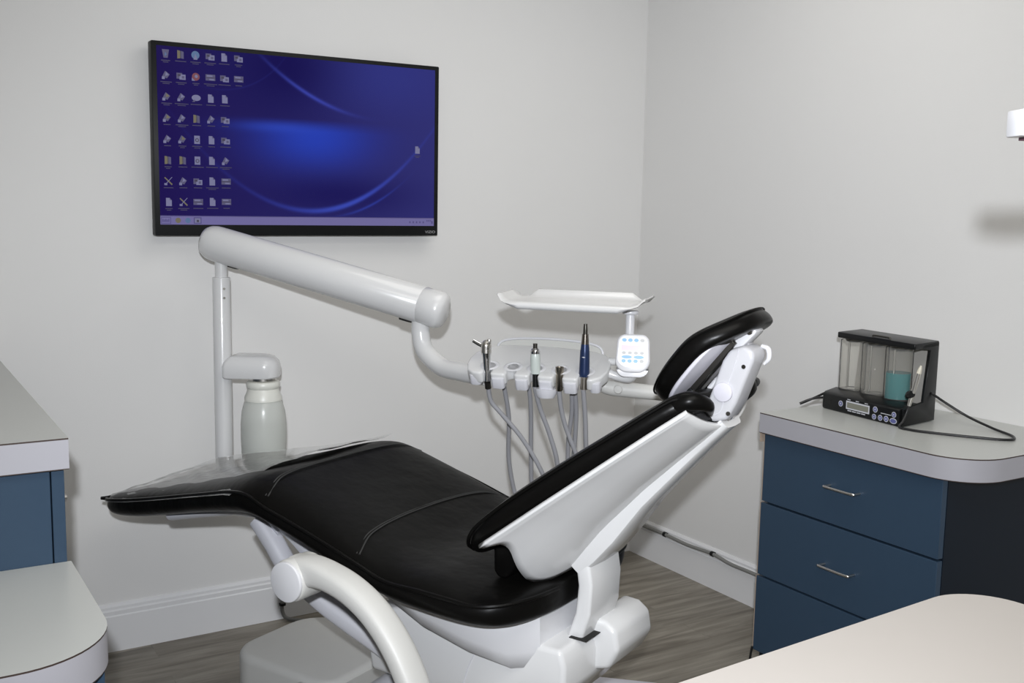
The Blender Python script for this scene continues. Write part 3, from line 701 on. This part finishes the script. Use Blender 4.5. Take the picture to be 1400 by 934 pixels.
# clear film sleeve over the leg rest
rings = []
NS = 26
for i in range(NS+1):
    s = -.800 + (.700)*i/NS
    hw, zs, zb, cr = interp(ST, s); row = []
    zfar = interp([(-.80, .622), (-.70, .668), (-.60, .692), (-.45, .724), (-.30, .752), (-.18, .782), (-.10, .806)], s)[0]
    for k in range(15):
        f = -1 + 2*k/14
        base_z = zs + cr*1.15*max(0, 1-abs(f)**3) + .004
        lift = max(0, (f+.55)/1.55)**1.6
        ztop = base_z + (max(zfar, base_z+.006)-base_z)*lift
        ztop += .0025*math.sin(s*40+k*1.7)*(1 if 0 < k < 14 else 0)
        row.append(cw(s + (-.006 if k in (0, 14) else 0), f*(hw*1.03), ztop if k > 0 else zs-.006))
    rings.append(row)
bm = loft(rings, caps=False, closed=False)
o = obj('plastic_cover', bm, FILM, None, angle=None)
base_origin(o)
tag(o, 'clear plastic film sleeve stretched over the foot end of the dental chair', 'plastic cover')

# foot control on the floor behind the chair
fc = thing('foot_control', 'white foot control lever low on the floor behind the chair base', 'foot control', cw(.42, .70, 0))
obj('body', lathe([(.001, 0), (.085, 0), (.09, .008), (.085, .03), (.06, .045), (.001, .05)], cw(.22, .68, 0)), WHITE2, fc)
T = Matrix.Translation(cw(.40, .715, 0)) @ Matrix.Rotation(math.atan2(EH.y*1 + .4*LAT.y, EH.x*1 + .4*LAT.x), 4, 'Z')
obj('lever', box(-.12, .125, -.028, .028, .030, .052, .006, 3, T=T), LILAC, fc)

# ------------------------------------------------------------------ delivery unit: post, arm, head, tray
PX, PY = .943, 3.196
du = thing('delivery_unit', 'white delivery unit with post, long swing arm, instrument head and tray', 'delivery unit', (PX, PY, 0))
post = obj('post', lathe([(.0265, .50), (.0265, 1.208), (.0255, 1.211), (.0185, 1.212), (.0185, 1.285)], (PX, PY, 0), seg=28), WHITE, du)
obj('foot_collar', lathe([(.026, .47), (.033, .475), (.033, .60), (.030, .615), (.0265, .617)], (PX, PY, 0), seg=28), WHITE, du)
obj('support_arm', tube([(PX, PY, .50), cw(-.60, .235, .515), cw(-.40, .215, .540), cw(-.15, .20, .545), cw(.10, .19, .545), cw(.22, .17, .545)], .026, 16, 6), PALE, du)
sdn = Vector((-PX, -PY, 0)).normalized(); side = Vector((-sdn.y, sdn.x, 0))
for dz in (1.178, 1.150):
    q = Vector((PX, PY, dz)) + sdn*.0262 + side*.008
    obj('screw', cyl(q, q+sdn*.0012, .0038, 12), DARKMETAL, post)
A0 = Vector((.9285, 3.262, 1.3105)); A1 = Vector((1.418, 2.672, 1.142))
# keep the arm's left end above the post
A0 = Vector((PX-.008, PY+.01, 1.311))
ax = (A1-A0).normalized()
armp = [(.030, -.042), (.043, -.037), (.050, -.025), (.0535, -.008), (.054, .01)]
Ln = (A1-A0).length - .012
arm = obj('swing_arm', lathe(armp + [(.054, Ln-.048), (.0525, Ln-.046)], A0, ax, 40), WHITE, du, angle=40)
obj('arm_end_cap', lathe([(.0525, Ln-.046), (.0545, Ln-.043), (.0545, Ln), (.053, Ln+.012), (.047, Ln+.022), (.035, Ln+.028), (.001, Ln+.030)], A0, ax, 40), WHITE, du, angle=40)
obj('arm_notch', prism(rounded_rect(-.016, .016, -.006, .006, (.005,)*4, 4), lambda p: A0+ax*.055+Vector((0, 0, -.058))+ax*p[0]+side*p[1], lambda p: A0+ax*.055+Vector((0, 0, -.046))+ax*p[0]+side*p[1]), HOLE, arm)
obj('arm_notch', prism(rounded_rect(-.03, .01, -.008, .008, (.006,)*4, 4), lambda p: A0+ax*(Ln-.085)+Vector((0, 0, -.0595))+ax*p[0]+side*p[1], lambda p: A0+ax*(Ln-.085)+Vector((0, 0, -.05))+ax*p[0]+side*p[1]), HOLE, arm)
HC = Vector((1.508, 2.292, 1.043))                       # head centre
HX = Vector((math.sin(math.radians(139)), math.cos(math.radians(139)), 0)); HY = Vector((-HX.y, HX.x, 0)); HZ = Vector((0, 0, 1))
def hd(x, y, z): return HC + HX*x + HY*y + HZ*z
TL = math.radians(21)
def ht(x, y, z):                                         # tilted head frame: front edge lower
    return hd(x, y*math.cos(TL)-z*math.sin(TL)*0.0 - z*math.sin(TL), y*math.sin(TL)+z*math.cos(TL))
EB = [A1+ax*-.055+Vector((0, 0, -.045)), A1+ax*-.050+Vector((0, 0, -.085)), A1+ax*-.030+Vector((.004, -.004, -.130)), Vector((1.440, 2.600, .990)), Vector((1.440, 2.500, .985)), hd(-.16, .03, -.012)]
E0 = A1+ax*-.050
E0 = A1+ax*-.062
Ee = hd(-.15, .035, -.058)
E1_ = E0+Vector((0, 0, -.085)); Em = Vector((E0.x, E0.y, Ee.z+.004)).lerp(Ee, .28)
EB = [E0+Vector((0, 0, -.045)), E1_, E1_.lerp(Em, .55)+(Vector((E0.x, E0.y, Ee.z))-Em)*.30, Em+(Ee-Em)*.06, Ee.lerp(Em, .5)+Vector((0, 0, -.003)), Ee]
obj('elbow', tube(EB, .0265, 20, 8), WHITE, du)
HOLD = (-.122, -.058, .005, .070, .134)
def outline():
    out = []
    # front edge from left to right with five notches, then the rounded back
    yf = -.085
    out += [(-.188, -.035), (-.177, -.066), (-.157, -.081)]
    for hx in HOLD:
        a = .0115
        out += [(hx-a-.003, yf+.002), (hx-a, yf+.008), (hx-a, yf+.022)]
        out += [(hx-a*.6, yf+.030), (hx, yf+.0325), (hx+a*.6, yf+.030)]
        out += [(hx+a, yf+.022), (hx+a, yf+.008), (hx+a+.003, yf+.002)]
    out += [(.160, -.081), (.179, -.066), (.190, -.035), (.192, .0), (.183, .035), (.165, .058), (.12, .073), (.05, .080), (-.03, .083), (-.11, .078), (-.158, .062), (-.182, .030), (-.190, -.002)]
    return out
bm = prism(outline(), lambda p: ht(p[0]*.985, p[1]*.97, -.034), lambda p: ht(p[0], p[1], 0), .006, 3, 40)
head = obj('instrument_head', bm, WHITE, du, angle=40)
for hx in HOLD:
    pr = [(.0150, .0003), (.0170, .0016), (.0195, .0022), (.0225, .0016), (.0255, .0003)]
    up = (ht(0, 0, 1)-ht(0, 0, 0)).normalized()
    obj('holder_dish', lathe(pr, ht(hx, -.040, 0), up, 28), WHITE2, head, angle=40)
for a, b in zip(HOLD[:-1], HOLD[1:]):
    x0, x1 = a+.0145, b-.0145
    obj('finger_block', prism(rounded_rect(x0, x1, -.088, -.060, (.008, .008, .002, .002), 4), lambda p: ht(p[0], p[1], -.042), lambda p: ht(p[0], p[1], -.012), .004, 2), PALE, head)
for x0, x1 in ((-.170, -.139), (.151, .178)):
    obj('finger_block', prism(rounded_rect(x0, x1, -.080, -.050, (.01, .01, .002, .002), 4), lambda p: ht(p[0], p[1], -.040), lambda p: ht(p[0], p[1], -.012), .004, 2), PALE, head)
obj('drip_cup', lathe([(.001, -.026), (.022, -.024), (.028, -.012), (.03, 0)], hd(.035, -.05, -.062), (0, 0, 1), 24), PALE, head)
obj('back_rail', tube([hd(-.150, .10, -.01), hd(-.142, .105, .026), hd(-.10, .105, .040), hd(0, .105, .045), hd(.10, .105, .040), hd(.142, .105, .026), hd(.150, .10, -.01)], .0035, 12, 6), WHITE2, du)
bm = prism([(-.150, -.01), (.150, -.01), (.142, .026), (.10, .040), (0, .044), (-.10, .040), (-.142, .026)], lambda p: hd(p[0], .104, p[1]), lambda p: hd(p[0], .107, p[1]))
obj('rear_shield', bm, FROST, du, smooth=False)
# control pad with keys
PC = HC + HX*.254 + HY*-.035 + Vector((0, 0, .040))
pn = (CAM - PC); pn.z = 0; pn = (pn.normalized()*1.0 + HY*-.25).normalized(); px = Vector((-pn.y, pn.x, 0)).normalized()
pz = Vector((0, 0, 1)); tl = math.radians(12); pz2 = (pz*math.cos(tl) - pn*math.sin(tl)).normalized(); pn2 = (pn*math.cos(tl) + pz*math.sin(tl)).normalized()
def pp(x, y, d): return PC + px*x + pz2*y + pn2*d
po = []
for (x, y) in rounded_rect(-.0415, .0415, -.050, .048, (.030, .030, .022, .022), 8): po.append((x*(1.0+.06*(y < 0)), y))
pad = obj('control_pad', prism(po, lambda p: pp(p[0]*.95, p[1]*.95, -.022), lambda p: pp(p[0], p[1], 0), .005, 3), WHITE2, du)
face = [(x*.86, y*.80+.004) for x, y in po]
obj('pad_face', prism(face, lambda p: pp(p[0], p[1], -.001), lambda p: pp(p[0], p[1], .0008)), PADWHITE, pad, smooth=False)
obj('pad_chin', prism(rounded_rect(-.040, .040, -.060, -.038, (.022, .022, .004, .004), 8), lambda p: pp(p[0]*.9, p[1], -.030), lambda p: pp(p[0], p[1], -.006), .006, 3), WHITE2, pad)
obj('display', prism(rounded_rect(-.029, .029, .006, .019, (.001,)*4, 2), lambda p: pp(p[0], p[1], .0005), lambda p: pp(p[0], p[1], .0012)), PADSCREEN, pad, smooth=False)
def key(x, y, rx, ry, m):
    pts = [(x+rx*math.cos(2*math.pi*k/18), y+ry*math.sin(2*math.pi*k/18)) for k in range(18)]
    obj('key', prism(pts, lambda p: pp(p[0], p[1], .0005), lambda p: pp(p[0], p[1], .0016)), m, pad, smooth=False)
for i, x in enumerate((-.0225, -.0075, .0075, .0225)):
    key(x, .032, .0058, .0045, PADGREY if i == 3 else PADBLUE)
    key(x, .000, .0052, .0038, PADGREY)
    key(x, -.0205, .0055, .0045, PADGREY if i == 3 else PADBLUE)
for x in (-.015, .015): key(x, -.0105, .0130, .0042, PADBLUE)
# tubes carrying the pad, the tray post and the assistant arm
obj('pad_arm', tube([hd(.175, .0, -.018), hd(.215, .005, -.030), hd(.245, .0, -.028), PC+pn2*-.03+pz2*-.03], .012, 14, 6), WHITE, du)
obj('pad_arm', tube([hd(.18, .03, .005), hd(.22, .03, .006), hd(.262, .02, .006)], .010, 14, 5), WHITE, du)
TP = HC + HX*.232 + HY*.03
TC = Vector((1.583, 2.236, 1.197))
obj('tray_post', cyl(TP+Vector((0, 0, .0)), (TP.x, TP.y, 1.176), .0115, 20, .001), WHITE2, du)
obj('tray_flange', cyl((TP.x, TP.y, 1.174), (TP.x, TP.y, 1.183), .021, 24, .002), WHITE2, du)
obj('handle_tube', tube([hd(.160, .05, -.064), hd(.19, .055, -.069), hd(.30, .06, -.074), hd(.405, .06, -.077)], [.017, .0205, .0195, .0185], 20, 6), WARMGREY, du)
q = hd(.205, .0455, -.068)
obj('oval_button', lathe([(.0001, .004), (.010, .003), (.012, 0)], q - HY*.0095, -HY, 20), WARMGREY, du)
# tray: dished plate with raised rear lip, turned-down front lip and flared ends
prof = [(-.100, -.012), (-.102, -.003), (-.096, .003), (-.06, .002), (.05, .002), (.075, .004), (.090, .014), (.097, .022), (.102, .023)]
rings = []; xs = [-.192, -.187, -.176, -.162, -.148, -.128, 0, .128, .148, .162, .176, .187, .192]
lift = [.020, .017, .006, .001, 0, 0, 0, 0, 0, .001, .006, .017, .020]
lipf = [0, 0, 0, 0, .35, 1, 1, 1, .35, 0, 0, 0, 0]
shr = [.72, .76, .86, .95, 1, 1, 1, 1, 1, .95, .86, .76, .72]
for x, li, lf, sh_ in zip(xs, lift, lipf, shr):
    row = []
    for y, z in prof:
        zz = z*lf if (z > .004 or z < 0) else z
        row.append(TC + HX*x + HY*(y*sh_) + Vector((0, 0, zz+li)))
    rings.append(row)
bm = loft(rings, caps=False, closed=False)
tr = obj('tray', bm, WHITE, du, angle=60)
md = tr.modifiers.new('thick', 'SOLIDIFY'); md.thickness = .004; md.offset = 0
# water bottle and its bracket on the post
BX = Vector((PX, PY, 0)) + Vector((.851, -.526, 0))*.120 + Vector((0, -.01, 0))
bdir = Vector((.851, -.526, 0)); bper = Vector((.526, .851, 0))
hs = []
for x, y in rounded_rect(.010, .175, -.055, .055, (.012, .045, .045, .012), 8): hs.append((x, y))
def hb_(p, z, k=1.0): return Vector((PX, PY, z)) + bdir*(.09+(p[0]-.09)*k) + bper*(p[1]*k)
rings = [[hb_(p, z, k) for p in hs] for z, k in ((.908, .96), (.912, 1.0), (.944, 1.0), (.956, .95), (.970, .80), (.976, .60), (.978, .3))]
obj('bottle_bracket', loft(rings), WHITE, du, angle=35)
bz = .892
obj('bottle_neck', lathe([(.040, .018), (.040, .010), (.030, .008), (.030, .0)], (BX.x, BX.y, bz-.002), (0, 0, 1), 28), STEEL, du)
cp = obj('bottle_collar', lathe([(.040, .006), (.048, .004), (.052, -.004), (.050, -.014), (.046, -.018), (.050, -.030), (.057, -.046), (.057, -.054), (.03, -.056)], (BX.x, BX.y, bz), (0, 0, 1), 32), CAPW, du)
bot = obj('water_bottle', lathe([(.050, -.046), (.058, -.062), (.0655, -.09), (.0690, -.13), (.0690, -.17), (.067, -.22), (.064, -.255), (.056, -.268), (.001, -.270)], (BX.x, BX.y, bz), (0, 0, 1), 36), BOTTLE, du)
obj('water', lathe([(.0001, -.132), (.066, -.132), (.0655, -.17), (.0635, -.22), (.060, -.253), (.001, -.262)], (BX.x, BX.y, bz), (0, 0, 1), 32), WATER, bot)

# ------------------------------------------------------------------ instruments in the head's holders
upv = (ht(0, 0, 1)-ht(0, 0, 0)).normalized()
def hose(name, p, pts, m=RUBBER, r=.0062):
    return obj('hose', tube(pts, r, 10, 8), m, p)
def fpos(i, z=-.02): return ht(HOLD[i], -.073, z)
def world_on_depth(x): return x
yb = HY*.03
# 1 syringe
sy = thing('air_water_syringe', 'chrome air and water syringe with angled nozzle in the leftmost holder', 'syringe', fpos(0, -.05), 0)
b0 = fpos(0, -.030); d1 = Vector((0, 0, 1)) - HX*.07 - HY*-.05
obj('body', tube([b0, b0+d1*.030, b0+d1*.062, b0+d1*.086], [.0085, .0095, .0105, .0135], 18, 5), CHROME, sy)
tp = b0+d1*.086
obj('head', tube([tp+Vector((0, 0, -.012)), tp+Vector((0, 0, .010)), tp+HX*.004+Vector((0, 0, .020))], [.0135, .0135, .006], 18, 5), STEEL, sy)
obj('nozzle', tube([tp+HX*.004, tp-HX*.020+Vector((0, 0, .010)), tp-HX*.036+Vector((0, 0, .018))], [.006, .0055, .005], 14, 4), CHROME, sy)
obj('button', cyl(tp+HX*.006+Vector((0, 0, .010)), tp+HX*.008+Vector((0, 0, .024)), .006, 14, .001), STEEL, sy)
obj('sleeve', tube([fpos(0, -.050), b0], .0085, 14, 2), DARKMETAL, sy)
hose('hose', sy, [fpos(0, -.046), fpos(0, -.09)+HX*.004, fpos(0, -.125)+HX*.028, fpos(0, -.20)+HX*.080, fpos(0, -.30)+HX*.125, fpos(0, -.42)+HX*.14+yb, fpos(0, -.50)+HX*.085+yb*2, fpos(0, -.44)+HX*.025+yb*2.5, fpos(0, -.30)+HX*.010+yb*2.5, fpos(0, -.15)+HX*.026+yb*2.2, fpos(0, -.03)+HX*.022+yb*2])
# 3 air motor handpiece
h3 = thing('air_motor', 'short clear and chrome motor coupling standing in the middle holder', 'handpiece', fpos(2, -.05))
b0 = fpos(2, -.036)+HX*.003; d1 = Vector((0, 0, 1)) - HX*.03
obj('sleeve', tube([b0, b0+d1*.034], .0080, 16, 2), BLACK, h3)
obj('body', tube([b0+d1*.034, b0+d1*.05, b0+d1*.075, b0+d1*.088], [.0120, .0130, .0130, .0115], 18, 4), mat('frosted_motor_sleeve', (.55, .60, .57), .25, noise=.03), h3)
obj('collar', tube([b0+d1*.086, b0+d1*.094, b0+d1*.100], [.0125, .0125, .0085], 18, 3), CHROME, h3)
obj('spigot', tube([b0+d1*.098, b0+d1*.112], .0058, 14, 2), DARKMETAL, h3)
hose('hose', h3, [fpos(2, -.034), fpos(2, -.10)+HX*.010, fpos(2, -.18)+HX*.030, fpos(2, -.27)+HX*.044, fpos(2, -.40)+HX*.03+yb, fpos(2, -.46)-HX*.02+yb*2, fpos(2, -.40)-HX*.055+yb*2.4, fpos(2, -.27)-HX*.050+yb*2.4, fpos(2, -.12)-HX*.036+yb*2.2, fpos(2, -.03)-HX*.034+yb*2])
# 4 bare coupler
h4 = thing('hose_coupler', 'bare open-ended metal hose coupler in the fourth holder from the left', 'coupler', fpos(3, -.05))
b0 = fpos(3, -.044); d1 = Vector((0, 0, 1))
obj('shell', lathe([(.0070, 0), (.0095, .004), (.0098, .045), (.0108, .050), (.0112, .062), (.0100, .063), (.0080, .060), (.0078, .045), (.0001, .044)], b0, d1, 20), mat('bronze_nickel', (.40, .36, .30), .25, 1.0, noise=.03), h4)
hose('hose', h4, [fpos(3, -.042), fpos(3, -.10)+HX*.002, fpos(3, -.16)+HX*.012, fpos(3, -.24)+HX*.034, fpos(3, -.36)+HX*.05+yb, fpos(3, -.42)+HX*.02+yb*2, fpos(3, -.34)-HX*.002+yb*2.4, fpos(3, -.22)+HX*.012+yb*2.4, fpos(3, -.12)+HX*.024+yb*2.2, fpos(3, -.03)+HX*.026+yb*2])
# 5 blue handpiece
h5 = thing('blue_handpiece', 'tall dark blue handpiece with metal tip in the rightmost holder', 'handpiece', fpos(4, -.05))
b0 = fpos(4, -.050)
obj('sleeve', tube([b0+d1*.014, b0+d1*.048], .0092, 18, 2), mat('bronze_sleeve', (.36, .33, .29), .3, 1.0, noise=.03), h5)
obj('grip', tube([b0+d1*.047, b0+d1*.055, b0+d1*.085, b0+d1*.110, b0+d1*.130], [.0125, .0135, .0128, .0120, .0100], 20, 5), NAVY, h5)
obj('nose', tube([b0+d1*.130, b0+d1*.142, b0+d1*.156], [.0098, .0090, .0080], 18, 3), mat('brown_metal_nose', (.20, .18, .16), .25, 1.0, noise=.03), h5)
obj('tip', tube([b0+d1*.155, b0+d1*.168, b0+d1*.182], [.0062, .0058, .0048], 14, 3), DARKMETAL, h5)
obj('emblem', prism([(-.005, 0), (0, .0018), (.005, 0), (0, -.0018)], lambda p: b0+d1*(.098+p[1])+HX*p[0]-HY*.0126, lambda p: b0+d1*(.098+p[1])+HX*p[0]-HY*.0108), PANELWHITE, h5)
hose('hose', h5, [fpos(4, -.034), fpos(4, -.12), fpos(4, -.21)-HX*.003, fpos(4, -.34)-HX*.01+yb, fpos(4, -.42)-HX*.04+yb*2, fpos(4, -.34)-HX*.075+yb*2.4, fpos(4, -.22)-HX*.070+yb*2.4, fpos(4, -.12)-HX*.052+yb*2.2, fpos(4, -.03)-HX*.046+yb*2])

# ------------------------------------------------------------------ black reservoir device on the right counter
DZ = .859
DO = Vector((2.4135, 1.867, DZ)); dang = math.radians(4.5)
DX = Vector((-math.sin(dang)*-1*1, math.cos(dang), 0))            # along the front, towards the viewer's left
DX = Vector((.095, .9955, 0)); DY = Vector((.988, .150, 0))*.86
def dv(x, y, z): return DO + DX*x + DY*y + Vector((0, 0, z))
dev = thing('irrigation_device', 'black tabletop device with three clear reservoirs, one holding teal liquid', 'irrigation device', dv(.15, .1, 0))
LW = .298
base = prism([(0, .004), (.006, 0), (.20, 0), (.205, .004), (.205, .040), (.075, .058), (.012, .052), (0, .046)], lambda p: dv(0, p[0], p[1]), lambda p: dv(LW, p[0], p[1]), .003, 2)
db = obj('base', base, BLACK, dev)
# panel print on the front face
def fp(x, z, d=.0006): return dv(x, -d+.0*z, z)
def fquad(name, x0, x1, z0, z1, m, d=.0008):
    return obj(name, prism([(x0, z0), (x1, z0), (x1, z1), (x0, z1)], lambda p: fp(p[0], p[1], d), lambda p: fp(p[0], p[1], -.002)), m, db, smooth=False)
fquad('display_frame', .109, .200, .016, .040, PANELWHITE, .0008)
fquad('display', .113, .196, .020, .036, LCD, .0014)
for x, z, rr in ((.222, .027, .0085), (.087, .034, .0085), (.090, .013, .0078), (.067, .014, .0082), (.045, .015, .0085), (.012+.012, .032, .008)):
    if x < .03: x = .018
    pts = [(x+rr*math.cos(2*math.pi*k/18), z+rr*math.sin(2*math.pi*k/18)) for k in range(18)]
    ptsi = [(x+rr*.78*math.cos(2*math.pi*k/18), z+rr*.78*math.sin(2*math.pi*k/18)) for k in range(18)]
    bt = obj('button', prism(pts, lambda p: fp(p[0], p[1], .0008), lambda p: fp(p[0], p[1], -.002)), PANELWHITE, db, smooth=False)
    obj('button_face', prism(ptsi, lambda p: fp(p[0], p[1], .0014), lambda p: fp(p[0], p[1], -.001)), PANELBLUE, bt, smooth=False)
    obj('button_mark', prism([(x-rr*.35, z-rr*.2), (x+rr*.35, z-rr*.2), (x, z+rr*.4)], lambda p: fp(p[0], p[1], .0018), lambda p: fp(p[0], p[1], 0)), PANELWHITE, bt, smooth=False)
pts = [(.019+.013*math.cos(2*math.pi*k/18), .014+.0078*math.sin(2*math.pi*k/18)) for k in range(18)]
obj('button', prism(pts, lambda p: fp(p[0], p[1], .0008), lambda p: fp(p[0], p[1], -.002)), PANELWHITE, db, smooth=False)
pts = [(.019+.0108*math.cos(2*math.pi*k/18), .014+.006*math.sin(2*math.pi*k/18)) for k in range(18)]
obj('button_face', prism(pts, lambda p: fp(p[0], p[1], .0014), lambda p: fp(p[0], p[1], -.001)), PANELBLUE, db, smooth=False)
for x in (.190, .157, .122): fquad('panel_mark', x-.006, x+.006, .0430, .0450, PANELWHITE)
for k in range(4): fquad('panel_mark', .124+.018*k, .139+.018*k, .0105, .0132, PANELWHITE)
fquad('panel_mark', .028, .066, .0272, .029, PANELWHITE)
fquad('socket', .262, .284, .018, .030, HOLE, .0004)
# side stand, back panel, lid
sp = prism([(.010, .002), (.205, .002), (.205, .225), (.195, .229), (.110, .224), (.090, .214), (.150, .205), (.128, .06), (.075, .056), (.012, .050)], lambda p: dv(-.012, p[0], p[1]), lambda p: dv(-.001, p[0], p[1]), .002, 2)
obj('side_panel', sp, BLACK, dev)
obj('back_panel', prism([(.165, .045), (.205, .045), (.205, .222), (.190, .222)], lambda p: dv(0, p[0], p[1]), lambda p: dv(LW-.02, p[0], p[1]), .001, 1), mat('smoked_back_panel', (.45, .43, .40), .35, noise=.05), dev)
lid = obj('lid', prism(rounded_rect(-.012, LW-.012, .050, .206, (.006,)*4, 4), lambda p: dv(p[0], p[1], .212), lambda p: dv(p[0], p[1], .229), .003, 2), BLACK, dev)
obj('lid_handle', wire_handle(dv(.085, .060, .226), dv(.150, .060, .226), (0, 0, .008), .003), DARKMETAL, lid)
for i, x in enumerate((.252, .164, .074)):
    rs = obj('reservoir', lathe([(.0001, 0), (.036, 0), (.038, .003), (.038, .148), (.0362, .150), (.0362, .004), (.0001, .004)], dv(x, .108, .0555), (0, 0, 1), 36), GLASS, dev, label='clear reservoir holding teal liquid' if i == 2 else None)
    obj('valve', lathe([(.001, 0), (.022, 0), (.026, .006), (.026, .010), (.012, .012)], dv(x, .108, .200), (0, 0, 1), 24), DARKMETAL, rs)
    obj('pickup_tube', cyl(dv(x+.012, .098, .062), dv(x+.012, .098, .205), .0028, 10), STEEL, rs)
    if i == 2:
        obj('liquid', lathe([(.0001, .0045), (.0355, .0045), (.0355, .078), (.0001, .078)], dv(x, .108, .0555), (0, 0, 1), 32), TEAL, rs)
# handpiece clipped at the right end with its looping lead
wd = thing('irrigation_handpiece', 'slim silver handpiece clipped upright at the right end of the black device', 'handpiece', dv(-.03, .05, .0))
w0 = dv(-.020, .022, .062); wdn = (Vector((0, 0, 1)) - DX*.22 + DY*.12).normalized()
obj('body', tube([w0, w0+wdn*.03, w0+wdn*.07, w0+wdn*.095], [.0050, .0066, .0068, .0060], 16, 4), STEEL, wd)
obj('nose', tube([w0+wdn*.094, w0+wdn*.106, w0+wdn*.116], [.0066, .0050, .0022], 14, 3), mat('cream_nose', (.70, .66, .55), .35, noise=.03), wd)
obj('clip', tube([dv(-.012, .030, .088), dv(-.021, .022, .093), dv(-.031, .018, .097)], [.010, .0115, .009], 12, 3), BLACK, wd)
obj('lead', tube([w0+wdn*.004, w0-wdn*.02+DY*-.002, dv(-.014, .002, .020), dv(-.012, -.014, .005), dv(-.045, -.010, .0042), dv(-.09, .012, .0042), dv(-.19, .085, .0042), dv(-.275, .165, .0042), dv(-.262, .225, .0042), dv(-.18, .262, .006), dv(-.10, .255, .024), dv(-.045, .215, .055), dv(-.02, .185, .075), dv(-.012, .17, .082)], .0036, 10, 8), CABLE, wd)
o = obj('power_cable', tube([dv(LW-.004, .03, .024), dv(LW+.020, .025, .026), dv(LW+.050, .002, .018), dv(LW+.072, -.030, .0045), dv(LW+.068, -.022, .006), dv(LW+.050, .02, .020), dv(LW+.025, .09, .042), dv(LW-.002, .15, .050), dv(LW-.022, .17, .05)], .0036, 10, 8), CABLE)
tag(o, 'short black cable looping out of the left end of the reservoir device', 'cable')

# ------------------------------------------------------------------ small wall items
wc = obj('wall_cable', tube([(2.716, 3.38, .140), (2.716, 3.27, .138), (2.715, 3.177, .140), (2.715, 3.04, .136), (2.715, 2.898, .142), (2.715, 2.80, .132), (2.714, 2.69, .133), (2.714, 2.55, .130), (2.714, 2.3, .130)], .007, 10, 6), GREYCABLE)
tag(wc, 'grey cable clipped along the baseboard of the right wall', 'cable')
for y, z in ((3.177, .140), (2.898, .142)):
    bmc = lathe([(.0072, -.006), (.010, -.006), (.010, .006), (.0072, .006)], (2.715, y, z), (0, 1, 0), 20)
    join(bmc, box(2.715, 2.729, y-.004, y+.004, z-.004, z+.004))
    obj('cable_clip', bmc, BLACK, wc)
bc = obj('drain_tube', tube([(1.215, 3.30, .26), (1.206, 3.36, .20), (1.200, 3.400, .124), (1.197, 3.402, .07), (1.197, 3.400, .032), (1.210, 3.385, .010), (1.26, 3.34, .007), (1.33, 3.27, .007)], .0065, 10, 6), GREYCABLE)
tag(bc, 'short grey tube dropping to the floor by the baseboard behind the chair', 'tube')
obj('collar', lathe([(.0066, -.004), (.012, -.003), (.012, .003), (.0066, .004)], (1.1975, 3.4015, .058), (0, 0, 1), 16), BLACK, bc)

# end of a ceiling-hung arm at the right edge
la = thing('swing_light_arm', 'end of a white horizontal arm poking in at the right edge high up', 'light arm', (1.0, .67, 1.527))
E1 = Vector((1.0098, .666, 1.540)); ed = Vector((.851, -.526, 0)); ep = Vector((.526, .851, 0))
obj('arm', prism(rounded_rect(0, .62, -.020, .020, (.004,)*4, 3), lambda p: E1+ed*p[0]+ep*p[1]+Vector((0, 0, -.0135)), lambda p: E1+ed*p[0]+ep*p[1]+Vector((0, 0, .0135)), .002, 2), WHITE2, la)
obj('under_strip', prism(rounded_rect(.012, .60, -.016, .016, (.003,)*4, 3), lambda p: E1+ed*p[0]+ep*p[1]+Vector((0, 0, -.0165)), lambda p: E1+ed*p[0]+ep*p[1]+Vector((0, 0, -.0132))), mat('plum_strip', (.10, .03, .05), .5, noise=.05), la)
pe = E1+ed*.60
obj('ceiling_pole', cyl((pe.x, pe.y, 1.53), (pe.x, pe.y, ZC-.001), .022, 20), WHITE2, la)
